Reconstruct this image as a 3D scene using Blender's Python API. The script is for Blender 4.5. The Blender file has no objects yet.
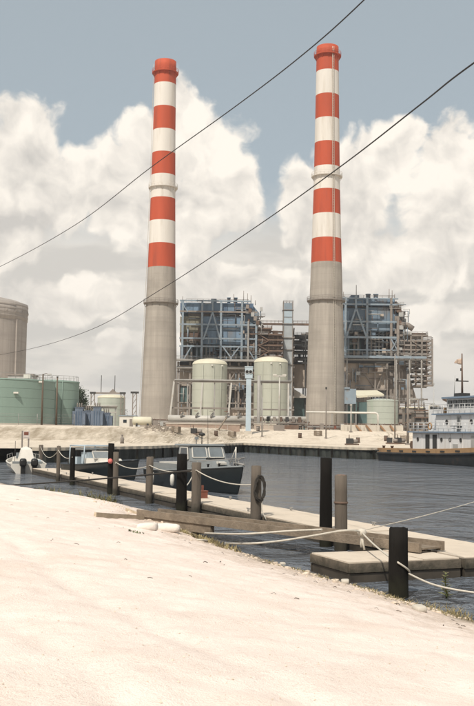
import bpy, math, random
from mathutils import Vector, Matrix, noise as mnoise
R = math.radians
random.seed(7)
scene = bpy.context.scene
col = scene.collection

# ------------------------------------------------------------------ camera
F_PX, CX, CY, PW, PH = 980.0, 237.0, 353.0, 474.0, 706.0
EYE = Vector((0, 0, 3.3))
PITCH = math.atan(79 / F_PX)
ROLL = R(0.75)
cam_rot = Matrix.Rotation(R(90) + PITCH, 3, 'X') @ Matrix.Rotation(ROLL, 3, 'Z')
cam_d = bpy.data.cameras.new('camera')
cam_d.sensor_fit = 'VERTICAL'; cam_d.sensor_height = 36.0
cam_d.lens = F_PX / PH * 36.0
cam_d.clip_start = 0.1; cam_d.clip_end = 20000
cam = bpy.data.objects.new('camera', cam_d)
cam.matrix_world = Matrix.Translation(EYE) @ cam_rot.to_4x4()
col.objects.link(cam); scene.camera = cam

def ray(px, py):
    return cam_rot @ Vector(((px - CX) / F_PX, -(py - CY) / F_PX, -1.0))
def W(px, py, Y):                      # point on a pixel's ray at distance Y
    d = ray(px, py); return EYE + d * (Y / d.y)
def G(px, py, z):                      # point on a pixel's ray at height z
    d = ray(px, py); return EYE + d * ((z - EYE.z) / d.z)

# ------------------------------------------------------------------ sun, sky, exposure
SUN_EL, SUN_AZ = R(52), R(202)         # azimuth clockwise from +Y (the view direction)
sun_vec = Vector((math.sin(SUN_AZ) * math.cos(SUN_EL), math.cos(SUN_AZ) * math.cos(SUN_EL), math.sin(SUN_EL)))
sd = bpy.data.lights.new('sun', 'SUN'); sd.energy = 3.6; sd.angle = R(0.5); sd.color = (1.0, 0.93, 0.82)
sun = bpy.data.objects.new('sun', sd); sun.rotation_euler = (-sun_vec).to_track_quat('-Z', 'Y').to_euler()
sun.location = (-20, -30, 60); col.objects.link(sun)
scene.view_settings.view_transform = 'Standard'; scene.view_settings.look = 'None'
scene.view_settings.exposure = 0.32; scene.view_settings.gamma = 1.0
scene.view_settings.use_curve_mapping = False

world = bpy.data.worlds.new('World'); scene.world = world; world.use_nodes = True
world.cycles.sampling_method = 'MANUAL'; world.cycles.sample_map_resolution = 256
wt = world.node_tree; wt.nodes.clear()
class NT:
    def __init__(s, t): s.t = t
    def n(s, typ, **kw):
        nd = s.t.nodes.new(typ)
        for k, v in kw.items(): setattr(nd, k, v)
        return nd
    def put(s, sock, v):
        if hasattr(v, 'is_output') or isinstance(v, bpy.types.NodeSocket): s.t.links.new(v, sock)
        elif v is not None: sock.default_value = v
    def m(s, op, a, b=None, c=None, clamp=False):
        nd = s.n('ShaderNodeMath', operation=op, use_clamp=clamp)
        s.put(nd.inputs[0], a); s.put(nd.inputs[1], b); s.put(nd.inputs[2], c); return nd.outputs[0]
    def v(s, op, a, b=None, scale=None):
        nd = s.n('ShaderNodeVectorMath', operation=op)
        s.put(nd.inputs[0], a); s.put(nd.inputs[1], b)
        if scale is not None: s.put(nd.inputs['Scale'], scale)
        return nd.outputs['Value'] if op in ('LENGTH', 'DOT_PRODUCT') else nd.outputs[0]
    def mix(s, f, a, b, blend='MIX'):
        nd = s.n('ShaderNodeMix', data_type='RGBA', blend_type=blend)
        s.put(nd.inputs[0], f); s.put(nd.inputs[6], a); s.put(nd.inputs[7], b); return nd.outputs[2]
    def noise(s, vec, scale, detail=4, rough=.5, dist=0.0, lac=2.0, dim='3D'):
        nd = s.n('ShaderNodeTexNoise', noise_dimensions=dim); s.put(nd.inputs['Vector'], vec)
        nd.inputs['Scale'].default_value = scale; nd.inputs['Detail'].default_value = detail
        nd.inputs['Roughness'].default_value = rough; nd.inputs['Distortion'].default_value = dist
        nd.inputs['Lacunarity'].default_value = lac
        return nd.outputs[0]
    def ss(s, x, a, b):
        nd = s.n('ShaderNodeMapRange', interpolation_type='SMOOTHSTEP')
        s.put(nd.inputs[0], x); nd.inputs[1].default_value = a; nd.inputs[2].default_value = b
        return nd.outputs[0]
    def rng(s, x, a, b, c, d):
        nd = s.n('ShaderNodeMapRange'); s.put(nd.inputs[0], x)
        for i, q in enumerate((a, b, c, d)): nd.inputs[i + 1].default_value = q
        return nd.outputs[0]

def build_sky():
    T = NT(wt)
    nish = T.n('ShaderNodeTexSky', sky_type='NISHITA', sun_disc=False)
    nish.sun_elevation = SUN_EL; nish.sun_rotation = SUN_AZ
    nish.air_density = 1.0; nish.dust_density = 3.0; nish.ozone_density = 1.0; nish.altitude = 5
    dirv = T.n('ShaderNodeTexCoord').outputs['Generated']
    sep = T.n('ShaderNodeSeparateXYZ'); T.put(sep.inputs[0], dirv)
    az = T.m('ARCTAN2', sep.outputs[0], sep.outputs[1])
    el = T.m('ARCSINE', sep.outputs[2])
    comb = T.n('ShaderNodeCombineXYZ'); T.put(comb.inputs[0], az); T.put(comb.inputs[1], el)
    P0 = comb.outputs[0]
    # wobble so outlines are uneven
    wn = T.n('ShaderNodeTexNoise', noise_dimensions='2D'); T.put(wn.inputs['Vector'], P0); wn.inputs['Scale'].default_value = 16; wn.inputs['Detail'].default_value = 3
    wob = T.v('SCALE', T.v('SUBTRACT', wn.outputs['Color'], (.5, .5, .5)), scale=.035)
    P = T.v('ADD', P0, wob)
    # cumulus masses seen over the plant (pixel -> direction), radii in pixels
    lobes = [(60, 300, 70, 26), (240, 285, 80, 30), (420, 318, 60, 22), (130, 345, 60, 16), (25, 150, 48, 55), (70, 185, 55, 45), (8, 205, 60, 70), (115, 185, 50, 55), (150, 160, 45, 50),
             (182, 128, 34, 50), (212, 158, 40, 50), (235, 190, 34, 42), (170, 215, 70, 50),
             (305, 205, 36, 46), (350, 190, 50, 52), (385, 160, 40, 40), (408, 132, 26, 24), (340, 235, 60, 40),
             (452, 160, 34, 45), (440, 225, 45, 50), (470, 200, 40, 60), (-60, 180, 70, 70), (540, 190, 60, 80), (405, 260, 70, 40)]
    acc = None
    for px, py, rx, ry in lobes:
        d = ray(px, py).normalized()
        c = (math.atan2(d.x, d.y), math.asin(d.z), 0)
        l = T.v('LENGTH', T.v('MULTIPLY', T.v('SUBTRACT', P, c), (F_PX / rx, F_PX / ry, 0)))
        v = T.m('SUBTRACT', 1.0, l)
        acc = v if acc is None else T.m('SMOOTH_MAX', acc, v, 0.12)
    # clouds all round the rest of the sky, same kind
    bgn = T.noise(T.v('MULTIPLY', dirv, (1, 1, 1.7)), 2.3, 2, .5)
    bg = T.rng(bgn, .5, .7, -.45, .7)
    away = T.ss(T.v('LENGTH', T.v('MULTIPLY', T.v('SUBTRACT', P0, (0, .22, 0)), (2.4, 2.0, 0))), .85, 1.1)
    bg = T.m('SUBTRACT', bg, T.m('MULTIPLY', T.m('SUBTRACT', 1.0, away), 1.2))
    acc = T.m('MAXIMUM', acc, bg)
    def billow(q):
        out = T.m('MULTIPLY', T.m('SUBTRACT', T.noise(q, 19, 5, .57, dim='2D'), .5), 1.15)
        for sc_, am_ in ((30, .28), (74, .09)):
            vor = T.n('ShaderNodeTexVoronoi', feature='SMOOTH_F1', voronoi_dimensions='2D'); T.put(vor.inputs['Vector'], q); vor.inputs['Scale'].default_value = sc_
            vor.inputs['Smoothness'].default_value = .45
            out = T.m('ADD', out, T.m('MULTIPLY', T.m('SUBTRACT', .45, vor.outputs['Distance']), am_))
        return out
    h1 = billow(P); h2 = billow(T.v('ADD', P, (-.008, .013, 0)))
    dens = T.m('ADD', acc, h1)
    mask = T.ss(dens, -.04, .27)
    # light and shade on the clouds: lit from above, softer below
    lit = T.m('MULTIPLY', T.m('SUBTRACT', h1, h2), 1.55)
    big = T.noise(T.v('ADD', P, (.3, .1, .7)), 8, 3, .5, dim='2D')
    core = T.rng(dens, .1, 1.1, .18, -.10)
    low = T.rng(el, .10, .30, -.16, .12)
    shade = T.m('ADD', T.m('ADD', T.m('ADD', .62, lit), T.m('MULTIPLY', T.m('SUBTRACT', big, .5), 1.5)), T.m('ADD', core, low), clamp=True)
    S = 10.0
    ccol = T.mix(shade, (.52 * S, .495 * S, .46 * S, 1), (.86 * S, .80 * S, .715 * S, 1))
    # blue: hazy Nishita
    hz = T.v('SCALE', T.mix(.70, nish.outputs[0], (.34 * S, .375 * S, .37 * S, 1)), scale=1.12)
    # pale layer of haze and thin cloud low down
    ln = T.noise(T.v('MULTIPLY', P0, (5, 16, 1)), 1.6, 4, .55, dim='2D')
    lowc = T.mix(T.ss(ln, .38, .62), (.56 * S, .53 * S, .485 * S, 1), (.72 * S, .67 * S, .60 * S, 1))
    lowm = T.ss(T.m('ADD', el, T.m('MULTIPLY', T.m('SUBTRACT', ln, .5), .12)), .27, .17)
    base = T.mix(T.m('MULTIPLY', lowm, .93), hz, lowc)
    mask2 = T.m('MULTIPLY', mask, T.rng(el, .03, .15, .45, 1.0))
    final = T.mix(mask2, base, ccol)
    bgd = T.n('ShaderNodeBackground'); T.put(bgd.inputs[0], final); bgd.inputs[1].default_value = .1
    out = T.n('ShaderNodeOutputWorld'); wt.links.new(bgd.outputs[0], out.inputs[0])
build_sky()

# ------------------------------------------------------------------ materials
MATS = {}
def mat(name, c, rough=.7, var=.18, scale=.6, metal=0.0, bump=0.0, bscale=None, stretch=(1, 1, 1), dirt=None, dscale=.25, damt=.6, spec=.4):
    if name in MATS: return MATS[name]
    m = bpy.data.materials.new(name); m.use_nodes = True; t = m.node_tree; t.nodes.clear(); T = NT(t)
    pos = T.n('ShaderNodeNewGeometry').outputs['Position']
    p = T.v('MULTIPLY', pos, stretch)
    n1 = T.noise(p, scale, 6, .6)
    lo = tuple(x * (1 - var) for x in c) + (1,); hi = tuple(min(1, x * (1 + var)) for x in c) + (1,)
    cc = T.mix(T.rng(n1, .3, .7, 0, 1), lo, hi)
    if name in ('grey_timber_pile', 'tarred_pile', 'dock_side_timber'):        # weed and wet below the tide line
        sz = T.n('ShaderNodeSeparateXYZ'); T.put(sz.inputs[0], pos)
        tide = T.ss(T.m('ADD', sz.outputs[2], T.m('MULTIPLY', T.m('SUBTRACT', T.noise(pos, 5, 4, .6), .5), .4)), .5, .2)
        cc = T.mix(T.m('MULTIPLY', tide, .8), cc, (.022, .022, .015, 1))
    if dirt:
        n2 = T.noise(p, dscale, 7, .65)
        cc = T.mix(T.m('MULTIPLY', T.ss(n2, .5, .68), damt), cc, tuple(dirt) + (1,))
    b = T.n('ShaderNodeBsdfPrincipled'); T.put(b.inputs['Base Color'], cc)
    b.inputs['Roughness'].default_value = rough; b.inputs['Metallic'].default_value = metal
    b.inputs['Specular IOR Level'].default_value = spec
    if bump:
        bp = T.n('ShaderNodeBump'); bp.inputs['Strength'].default_value = bump; bp.inputs['Distance'].default_value = .05
        T.put(bp.inputs['Height'], T.noise(p, bscale or scale * 6, 5, .6)); t.links.new(bp.outputs[0], b.inputs['Normal'])
    o = T.n('ShaderNodeOutputMaterial'); t.links.new(b.outputs[0], o.inputs[0])
    MATS[name] = m; return m

def mat_sand(name, c1, c2, stain, stain_amt=.5, rock=0.0):
    m = bpy.data.materials.new(name); m.use_nodes = True; t = m.node_tree; t.nodes.clear(); T = NT(t)
    g = T.n('ShaderNodeNewGeometry'); pos = g.outputs['Position']
    big = T.noise(pos, .22, 5, .6); med = T.noise(pos, 1.6, 6, .65); fine = T.noise(pos, 14, 5, .7); grit = T.noise(pos, 60, 3, .7)
    cc = T.mix(T.rng(med, .3, .7, 0, 1), c1 + (1,), c2 + (1,))
    cc = T.mix(T.m('MULTIPLY', T.ss(big, .48, .68), stain_amt), cc, stain + (1,))
    cc = T.mix(T.m('MULTIPLY', T.ss(fine, .54, .72), .28), cc, tuple(x * .62 for x in stain) + (1,))
    patch = T.ss(T.noise(pos, .55, 5, .7), .45, .62)
    cc = T.mix(T.m('MULTIPLY', T.m('MULTIPLY', patch, T.ss(grit, .47, .62)), .30), cc, tuple(x * .6 for x in stain) + (1,))
    cc = T.mix(T.m('MULTIPLY', T.ss(grit, .60, .78), .16), cc, tuple(x * .5 for x in stain) + (1,))
    sep = T.n('ShaderNodeSeparateXYZ'); T.put(sep.inputs[0], pos)
    if rock:                            # bare marl on the bank's steep face, with gullies
        ns = T.n('ShaderNodeSeparateXYZ'); T.put(ns.inputs[0], g.outputs['True Normal'])
        gul = T.noise(T.v('MULTIPLY', pos, (1, .25, .25)), .7, 6, .7)
        steep = T.ss(ns.outputs[2], .993, .978)
        cc = T.mix(T.m('MULTIPLY', steep, T.rng(gul, .35, .65, .15, .95)), cc, (.29, .24, .175, 1))
    if rock == 0:                       # damp band at the water's edge
        edge = T.ss(T.m('ADD', sep.outputs[2], T.m('MULTIPLY', T.m('SUBTRACT', med, .5), .9)), .75, .25)
        cc = T.mix(T.m('MULTIPLY', edge, T.rng(fine, .35, .65, .15, .8)), cc, (.40, .31, .235, 1))
        wet = T.ss(T.m('ADD', sep.outputs[2], T.m('MULTIPLY', T.m('SUBTRACT', fine, .5), .25)), .30, .02)
        cc = T.mix(T.m('MULTIPLY', wet, .85), cc, (.20, .165, .115, 1))
    b = T.n('ShaderNodeBsdfPrincipled'); T.put(b.inputs['Base Color'], cc); b.inputs['Roughness'].default_value = .95
    b.inputs['Specular IOR Level'].default_value = .1
    h = T.m('ADD', T.m('MULTIPLY', fine, .6), T.m('ADD', T.m('MULTIPLY', med, 1.1), T.m('MULTIPLY', grit, .4)))
    bp = T.n('ShaderNodeBump'); bp.inputs['Strength'].default_value = .6; bp.inputs['Distance'].default_value = .07 if rock == 0 else .3
    T.put(bp.inputs['Height'], h); t.links.new(bp.outputs[0], b.inputs['Normal'])
    o = T.n('ShaderNodeOutputMaterial'); t.links.new(b.outputs[0], o.inputs[0]); return m

def mat_water():
    m = bpy.data.materials.new('water'); m.use_nodes = True; t = m.node_tree; t.nodes.clear(); T = NT(t)
    pos = T.n('ShaderNodeNewGeometry').outputs['Position']
    p = T.v('MULTIPLY', pos, (1.0, .8, 1))
    w1 = T.noise(p, .8, 5, .62, .5); w2 = T.noise(T.v('ADD', p, (31, 7, 0)), 3.0, 3, .6, .3); w3 = T.noise(p, .09, 2, .5)
    w0 = T.noise(T.v('ADD', p, (5, 60, 0)), .26, 3, .55, .8)
    h = T.m('ADD', T.m('MULTIPLY', w0, 1.5), T.m('ADD', T.m('MULTIPLY', w1, .6), T.m('MULTIPLY', w2, .22)))
    b = T.n('ShaderNodeBsdfPrincipled')
    T.put(b.inputs['Base Color'], T.mix(T.ss(w3, .35, .7), (.095, .11, .132, 1), (.125, .138, .158, 1)))
    b.inputs['Roughness'].default_value = .07; b.inputs['IOR'].default_value = 1.33
    bp = T.n('ShaderNodeBump'); bp.inputs['Strength'].default_value = 1.0; bp.inputs['Distance'].default_value = .75
    T.put(bp.inputs['Height'], h); t.links.new(bp.outputs[0], b.inputs['Normal'])
    o = T.n('ShaderNodeOutputMaterial'); t.links.new(b.outputs[0], o.inputs[0]); return m

def mat_shaft(name, c, line=.18):       # slip-formed concrete: pour rings, streaks
    m = bpy.data.materials.new(name); m.use_nodes = True; t = m.node_tree; t.nodes.clear(); T = NT(t)
    pos = T.n('ShaderNodeNewGeometry').outputs['Position']
    sep = T.n('ShaderNodeSeparateXYZ'); T.put(sep.inputs[0], pos)
    streak = T.noise(T.v('MULTIPLY', pos, (1, 1, .035)), .9, 6, .65)
    blot = T.noise(pos, .12, 5, .6)
    ring = T.m('FRACT', T.m('DIVIDE', sep.outputs[2], 2.3))
    lines = T.m('MULTIPLY', T.ss(T.m('ABSOLUTE', T.m('SUBTRACT', ring, .5)), .44, .5), line)
    ringn = T.noise(T.v('MULTIPLY', pos, (.02, .02, .43)), 1.0, 2, .5)
    cc = T.mix(T.rng(streak, .3, .7, 0, 1), tuple(x * .8 for x in c) + (1,), tuple(min(1, x * 1.12) for x in c) + (1,))
    cc = T.mix(T.m('MULTIPLY', T.ss(blot, .45, .7), .5), cc, tuple(x * .64 for x in c) + (1,))
    cc = T.mix(T.m('MULTIPLY', T.ss(ringn, .45, .65), .32), cc, tuple(x * .7 for x in c) + (1,))
    cc = T.mix(lines, cc, tuple(x * .55 for x in c) + (1,))
    b = T.n('ShaderNodeBsdfPrincipled'); T.put(b.inputs['Base Color'], cc); b.inputs['Roughness'].default_value = .85
    b.inputs['Specular IOR Level'].default_value = .2
    o = T.n('ShaderNodeOutputMaterial'); t.links.new(b.outputs[0], o.inputs[0]); return m

SAND = mat_sand('white_sand', (.73, .62, .555), (.82, .72, .655), (.63, .505, .425), .45)
FARSAND = mat_sand('marl_ground', (.60, .52, .425), (.74, .66, .555), (.40, .32, .24), .5, 1.0)
WATER = mat_water()
CONC = mat_shaft('stack_concrete', (.33, .298, .262))
CONT = mat_shaft('containment_concrete', (.34, .305, .275), .1)
RED = mat('stack_red', (.39, .062, .023), .75, .12, .3, dirt=(.22, .045, .025), dscale=.4, damt=.5, stretch=(1, 1, .1))
WHT = mat('stack_white', (.60, .565, .52), .7, .06, .3, dirt=(.45, .40, .34), dscale=.5, damt=.55, stretch=(1, 1, .1))
STEELG = mat('galvanised_steel', (.26, .25, .235), .55, .15, .5)
GREYP = mat('grey_paint', (.33, .33, .32), .6, .15, .5)
BLUEP = mat('blue_cladding', (.14, .205, .28), .6, .18, .25, dirt=(.09, .135, .19), dscale=.3, stretch=(1, 1, .3))
BLUED = mat('dark_blue_cladding', (.075, .12, .185), .6, .2, .25)
BLUEGREY = mat('blue_grey_cladding', (.13, .18, .235), .65, .18, .22, dirt=(.16, .13, .105), dscale=.2, stretch=(1, 1, .35))
PALEBLUE = mat('pale_blue_steel', (.20, .25, .295), .55, .12, .5, dirt=(.22, .17, .13), dscale=.8, damt=.5)
GREENG = mat('green_grey_cladding', (.175, .165, .125), .7, .2, .3)
RUSTB = mat('rust_brown_steel', (.115, .078, .058), .8, .3, .5, dirt=(.17, .095, .06), dscale=.6)
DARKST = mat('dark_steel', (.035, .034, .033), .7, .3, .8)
VOIDM = mat('dark_void_tone', (.055, .062, .07), .8, .35, .3)  # dark tone stands in for shade inside the boiler; some pipes share it
BROWNG = mat('brown_grey_steel', (.20, .175, .155), .75, .2, .5)
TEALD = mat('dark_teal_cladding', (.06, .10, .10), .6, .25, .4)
LOWCON = mat('boiler_base_concrete', (.40, .34, .285), .85, .15, .25, dirt=(.26, .21, .17), dscale=.2, stretch=(1, 1, .4))
CREAM = mat('cream_tank_paint', (.36, .368, .312), .6, .07, .3, dirt=(.29, .29, .24), dscale=.4, damt=.5, stretch=(1, 1, .15))
CREAMROOF = mat('cream_roof_paint', (.52, .49, .385), .6, .07, .4)
GREENT = mat('green_tank_paint', (.20, .272, .235), .6, .07, .25, dirt=(.17, .235, .20), dscale=.3, stretch=(1, 1, .12))
PALEGREEN = mat('pale_green_tank_paint', (.35, .375, .33), .6, .08, .3, dirt=(.28, .33, .27), dscale=.4, stretch=(1, 1, .2))
PIPEW = mat('pale_pipe', (.40, .385, .355), .5, .1, .4, dirt=(.33, .28, .22), dscale=.7)
PALECOL = mat('pale_blue_paint', (.36, .43, .48), .55, .08, .5)
CONCL = mat('pale_concrete', (.46, .42, .36), .85, .12, .7, bump=.3)
BLOCKM = mat('white_block', (.66, .60, .54), .9, .1, 2, bump=.4)
REEDM = mat('reed', (.13, .12, .055), .9, .35, 3)
DOCKC = mat('dock_deck', (.54, .465, .38), .85, .14, .9, bump=.35, bscale=9, dirt=(.38, .32, .25), dscale=.9, damt=.6)
SHADD = mat('shaded_dock_timber', (.05, .042, .033), .6, .35, 1.6)  # near-black colour stands in for the shadow under the dock edge
DOCKS = mat('dock_side_timber', (.145, .12, .092), .85, .25, 1.6, bump=.4, bscale=12, dirt=(.11, .09, .07), dscale=1.2)
FLOATM = mat('dark_dock_float', (.028, .026, .022), .7, .3, 1.5)
PILEG = mat('grey_timber_pile', (.105, .087, .07), .9, .3, 3.0, bump=.6, bscale=14, stretch=(1, 1, .12), dirt=(.055, .043, .034), dscale=3)
PILEB = mat('tarred_pile', (.010, .009, .008), .9, .4, 3.0, bump=.5, bscale=10, stretch=(1, 1, .15), spec=.12)
PILETOP = mat('pile_top', (.19, .12, .09), .9, .25, 6)
ROPEW = mat('white_rope', (.48, .445, .385), .85, .15, 8)
ROPED = mat('dark_rope', (.03, .026, .022), .8, .3, 8)
TIMBER = mat('weathered_timber', (.20, .16, .12), .9, .25, 2.2, bump=.5, bscale=16, dirt=(.11, .085, .06), dscale=1.6)
PLANKM = mat('bleached_plank', (.45, .37, .27), .9, .2, 3, bump=.4)
QUAYD = mat('tarred_sheet_piling', (.03, .034, .03), .6, .4, .6, dirt=(.06, .052, .042), dscale=.8)
QUAYCAP = mat('quay_cap_concrete', (.44, .385, .31), .85, .14, .6)
HULLW = mat('white_gelcoat', (.56, .535, .485), .35, .06, 1.0)
HULLN = mat('navy_hull', (.015, .02, .023), .3, .15, 1.0)
HULLK = mat('black_hull', (.017, .019, .021), .55, .4, .6, dirt=(.06, .04, .028), dscale=.7)
RUSTO = mat('rust_orange_paint', (.31, .19, .095), .75, .22, .8, dirt=(.20, .12, .065), dscale=.8)
TUGW = mat('tug_white_paint', (.60, .60, .60), .5, .06, .6, dirt=(.45, .42, .38), dscale=.9, damt=.5, stretch=(1, 1, .2))
TUGB = mat('tug_blue_paint', (.155, .21, .28), .5, .1, .6)
GLASSD = mat('dark_glass', (.035, .042, .048), .12, .2, .8, spec=.6)
GLASSP = mat('windscreen_glass', (.16, .18, .19), .1, .2, 1.5, spec=.7)
CABING = mat('grey_cabin_paint', (.185, .20, .205), .5, .08, 1.0)
CANVAS = mat('white_canvas', (.58, .55, .50), .9, .06, 2.0)
BLACKR = mat('black_plastic', (.012, .012, .012), .45, .2, 3)
REDBOX = mat('rust_red_paint', (.16, .055, .035), .7, .2, 3)
LEAFM = mat('leaf_green', (.075, .10, .035), .8, .35, 5)
LEAFD = mat('dark_leaf', (.03, .045, .022), .8, .4, .8)
STRAW = mat('dry_straw', (.26, .215, .115), .9, .3, 4)
BARK = mat('bark', (.09, .07, .05), .9, .3, 3)
BLUEU = mat('blue_equipment', (.12, .15, .20), .6, .25, .4, dirt=(.05, .07, .11), dscale=.6)
WIREM = mat('black_cable', (.018, .017, .016), .6, .2, 2)
SIGNR = mat('sign_face', (.50, .44, .40), .6, .1, 2)
PINK = mat('pink_float', (.55, .14, .12), .5, .1, 4)
POLEW = mat('utility_pole_wood', (.10, .075, .055), .9, .3, 1.5, stretch=(1, 1, .1))

# ------------------------------------------------------------------ mesh builder
class MB:
    def __init__(s): s.v = []; s.f = []; s.sm = []
    def add(s, vs, fs, smooth=False):
        o = len(s.v); s.v += [tuple(x) for x in vs]; s.f += [tuple(i + o for i in f) for f in fs]; s.sm += [smooth] * len(fs); return s
    def box(s, c, size, rz=0, rot=None):
        hx, hy, hz = (q / 2 for q in size); M = rot or Matrix.Rotation(rz, 3, 'Z'); c = Vector(c)
        vs = [c + M @ Vector((x * hx, y * hy, z * hz)) for x in (-1, 1) for y in (-1, 1) for z in (-1, 1)]
        return s.add(vs, [(0, 1, 3, 2), (4, 6, 7, 5), (0, 4, 5, 1), (2, 3, 7, 6), (0, 2, 6, 4), (1, 5, 7, 3)])
    def beam(s, a, b, w, h=None):
        a, b = Vector(a), Vector(b); h = h or w; d = b - a; L = d.length
        z = d.normalized(); up = Vector((0, 0, 1)) if abs(z.z) < .9 else Vector((0, 1, 0))
        x = up.cross(z).normalized(); y = z.cross(x)
        M = Matrix((x, y, z)).transposed()
        return s.box((a + b) / 2, (w, h, L), rot=M)
    def tube(s, pts, r, n=8, caps=True, smooth=True):
        pts = [Vector(p) for p in pts]; rs = r if isinstance(r, (list, tuple)) else [r] * len(pts)
        o = []; prev = None
        for i, p in enumerate(pts):
            d = (pts[min(i + 1, len(pts) - 1)] - pts[max(i - 1, 0)]).normalized()
            if prev is None:
                up = Vector((0, 0, 1)) if abs(d.z) < .9 else Vector((1, 0, 0)); x = up.cross(d).normalized()
            else: x = (prev - d * prev.dot(d)).normalized()
            prev = x; y = d.cross(x)
            o += [p + (x * math.cos(2 * math.pi * k / n) + y * math.sin(2 * math.pi * k / n)) * rs[i] for k in range(n)]
        fs = [(i * n + k, i * n + (k + 1) % n, (i + 1) * n + (k + 1) % n, (i + 1) * n + k) for i in range(len(pts) - 1) for k in range(n)]
        s.add(o, fs, smooth)
        if caps:
            b = len(s.v) - len(o); m = (len(pts) - 1) * n
            s.f += [tuple(b + k for k in reversed(range(n))), tuple(b + m + k for k in range(n))]; s.sm += [False, False]
        return s
    def lathe(s, prof, n=32, c=(0, 0, 0), caps=(True, True), smooth=True):
        c = Vector(c); o = []
        for r, z in prof: o += [c + Vector((r * math.cos(2 * math.pi * k / n), r * math.sin(2 * math.pi * k / n), z)) for k in range(n)]
        fs = [(i * n + k, i * n + (k + 1) % n, (i + 1) * n + (k + 1) % n, (i + 1) * n + k) for i in range(len(prof) - 1) for k in range(n)]
        b = len(s.v); s.add(o, fs, smooth); m = (len(prof) - 1) * n
        if caps[0]: s.f.append(tuple(b + k for k in reversed(range(n)))); s.sm.append(False)
        if caps[1]: s.f.append(tuple(b + m + k for k in range(n))); s.sm.append(False)
        return s
    def loft(s, rings, closed=True, smooth=True, caps=False):
        n = len(rings[0]); o = [p for r in rings for p in r]
        kk = range(n) if closed else range(n - 1)
        fs = [(i * n + k, i * n + (k + 1) % n, (i + 1) * n + (k + 1) % n, (i + 1) * n + k) for i in range(len(rings) - 1) for k in kk]
        b = len(s.v); s.add(o, fs, smooth)
        if caps:
            m = (len(rings) - 1) * n
            s.f += [tuple(b + k for k in reversed(range(n))), tuple(b + m + k for k in range(n))]; s.sm += [False, False]
        return s
    def prism(s, poly, y0, y1):          # polygon in x,z extruded along y
        n = len(poly); vs = [(x, y0, z) for x, z in poly] + [(x, y1, z) for x, z in poly]
        return s.add(vs, [tuple(range(n)), tuple(reversed(range(n, 2 * n)))] + [(k, n + k, n + (k + 1) % n, (k + 1) % n) for k in range(n)])
    def build(s, name, m, parent=None, loc=(0, 0, 0), rz=0, kind=None):
        me = bpy.data.meshes.new(name); me.from_pydata(s.v, [], s.f); me.materials.append(m)
        me.polygons.foreach_set('use_smooth', s.sm); me.update()
        import bmesh
        bm = bmesh.new(); bm.from_mesh(me); bmesh.ops.recalc_face_normals(bm, faces=bm.faces); bm.to_mesh(me); bm.free()
        o = bpy.data.objects.new(name, me); col.objects.link(o); o.location = loc; o.rotation_euler = (0, 0, rz)
        if parent: o.parent = parent
        if kind: o['kind'] = kind
        return o
def tag(o, label, cat, group=None):
    o['label'] = label; o['category'] = cat
    if group: o['group'] = group
    return o
def thing(name, label, cat, loc=(0, 0, 0), rz=0, group=None):
    o = bpy.data.objects.new(name, None); col.objects.link(o); o.location = loc; o.rotation_euler = (0, 0, rz)
    o.empty_display_size = .2
    return tag(o, label, cat, group)
UNIT = {}
def unit_box(m):
    if m.name not in UNIT:
        b = MB().box((0, 0, 0), (1, 1, 1)); me = bpy.data.meshes.new('box_' + m.name)
        me.from_pydata(b.v, [], b.f); me.materials.append(m); UNIT[m.name] = me
    return UNIT[m.name]
def pbox(parent, name, m, c, size, rot=None):       # a box piece sharing its mesh with its kind
    o = bpy.data.objects.new(name, unit_box(m)); col.objects.link(o); o.parent = parent
    o.location = c; o.scale = size
    if rot is not None: o.rotation_euler = rot.to_euler()
    return o
def pbeam(parent, name, m, a, b, w, h=None):
    a, b = Vector(a), Vector(b); d = b - a; z = d.normalized()
    up = Vector((0, 0, 1)) if abs(z.z) < .9 else Vector((0, 1, 0))
    x = up.cross(z).normalized(); y = z.cross(x)
    return pbox(parent, name, m, (a + b) / 2, (w, h or w, d.length), Matrix((x, y, z)).transposed())
def sag(a, b, s, n=14):
    a, b = Vector(a), Vector(b)
    return [a.lerp(b, i / n) - Vector((0, 0, s * 4 * (i / n) * (1 - i / n))) for i in range(n + 1)]
def rail(mb, pts, h=1.05, r=.03, step=1.6, levels=(1, .55), n=5):
    pts = [Vector(p) for p in pts]
    for lv in levels: 
        for a, b in zip(pts, pts[1:]): mb.tube([a + Vector((0, 0, h * lv)), b + Vector((0, 0, h * lv))], r, n)
    for a, b in zip(pts, pts[1:]):
        k = max(1, round((b - a).length / step))
        for i in range(k + 1):
            p = a.lerp(b, i / k); mb.tube([p, p + Vector((0, 0, h))], r, n)
    return mb

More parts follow.
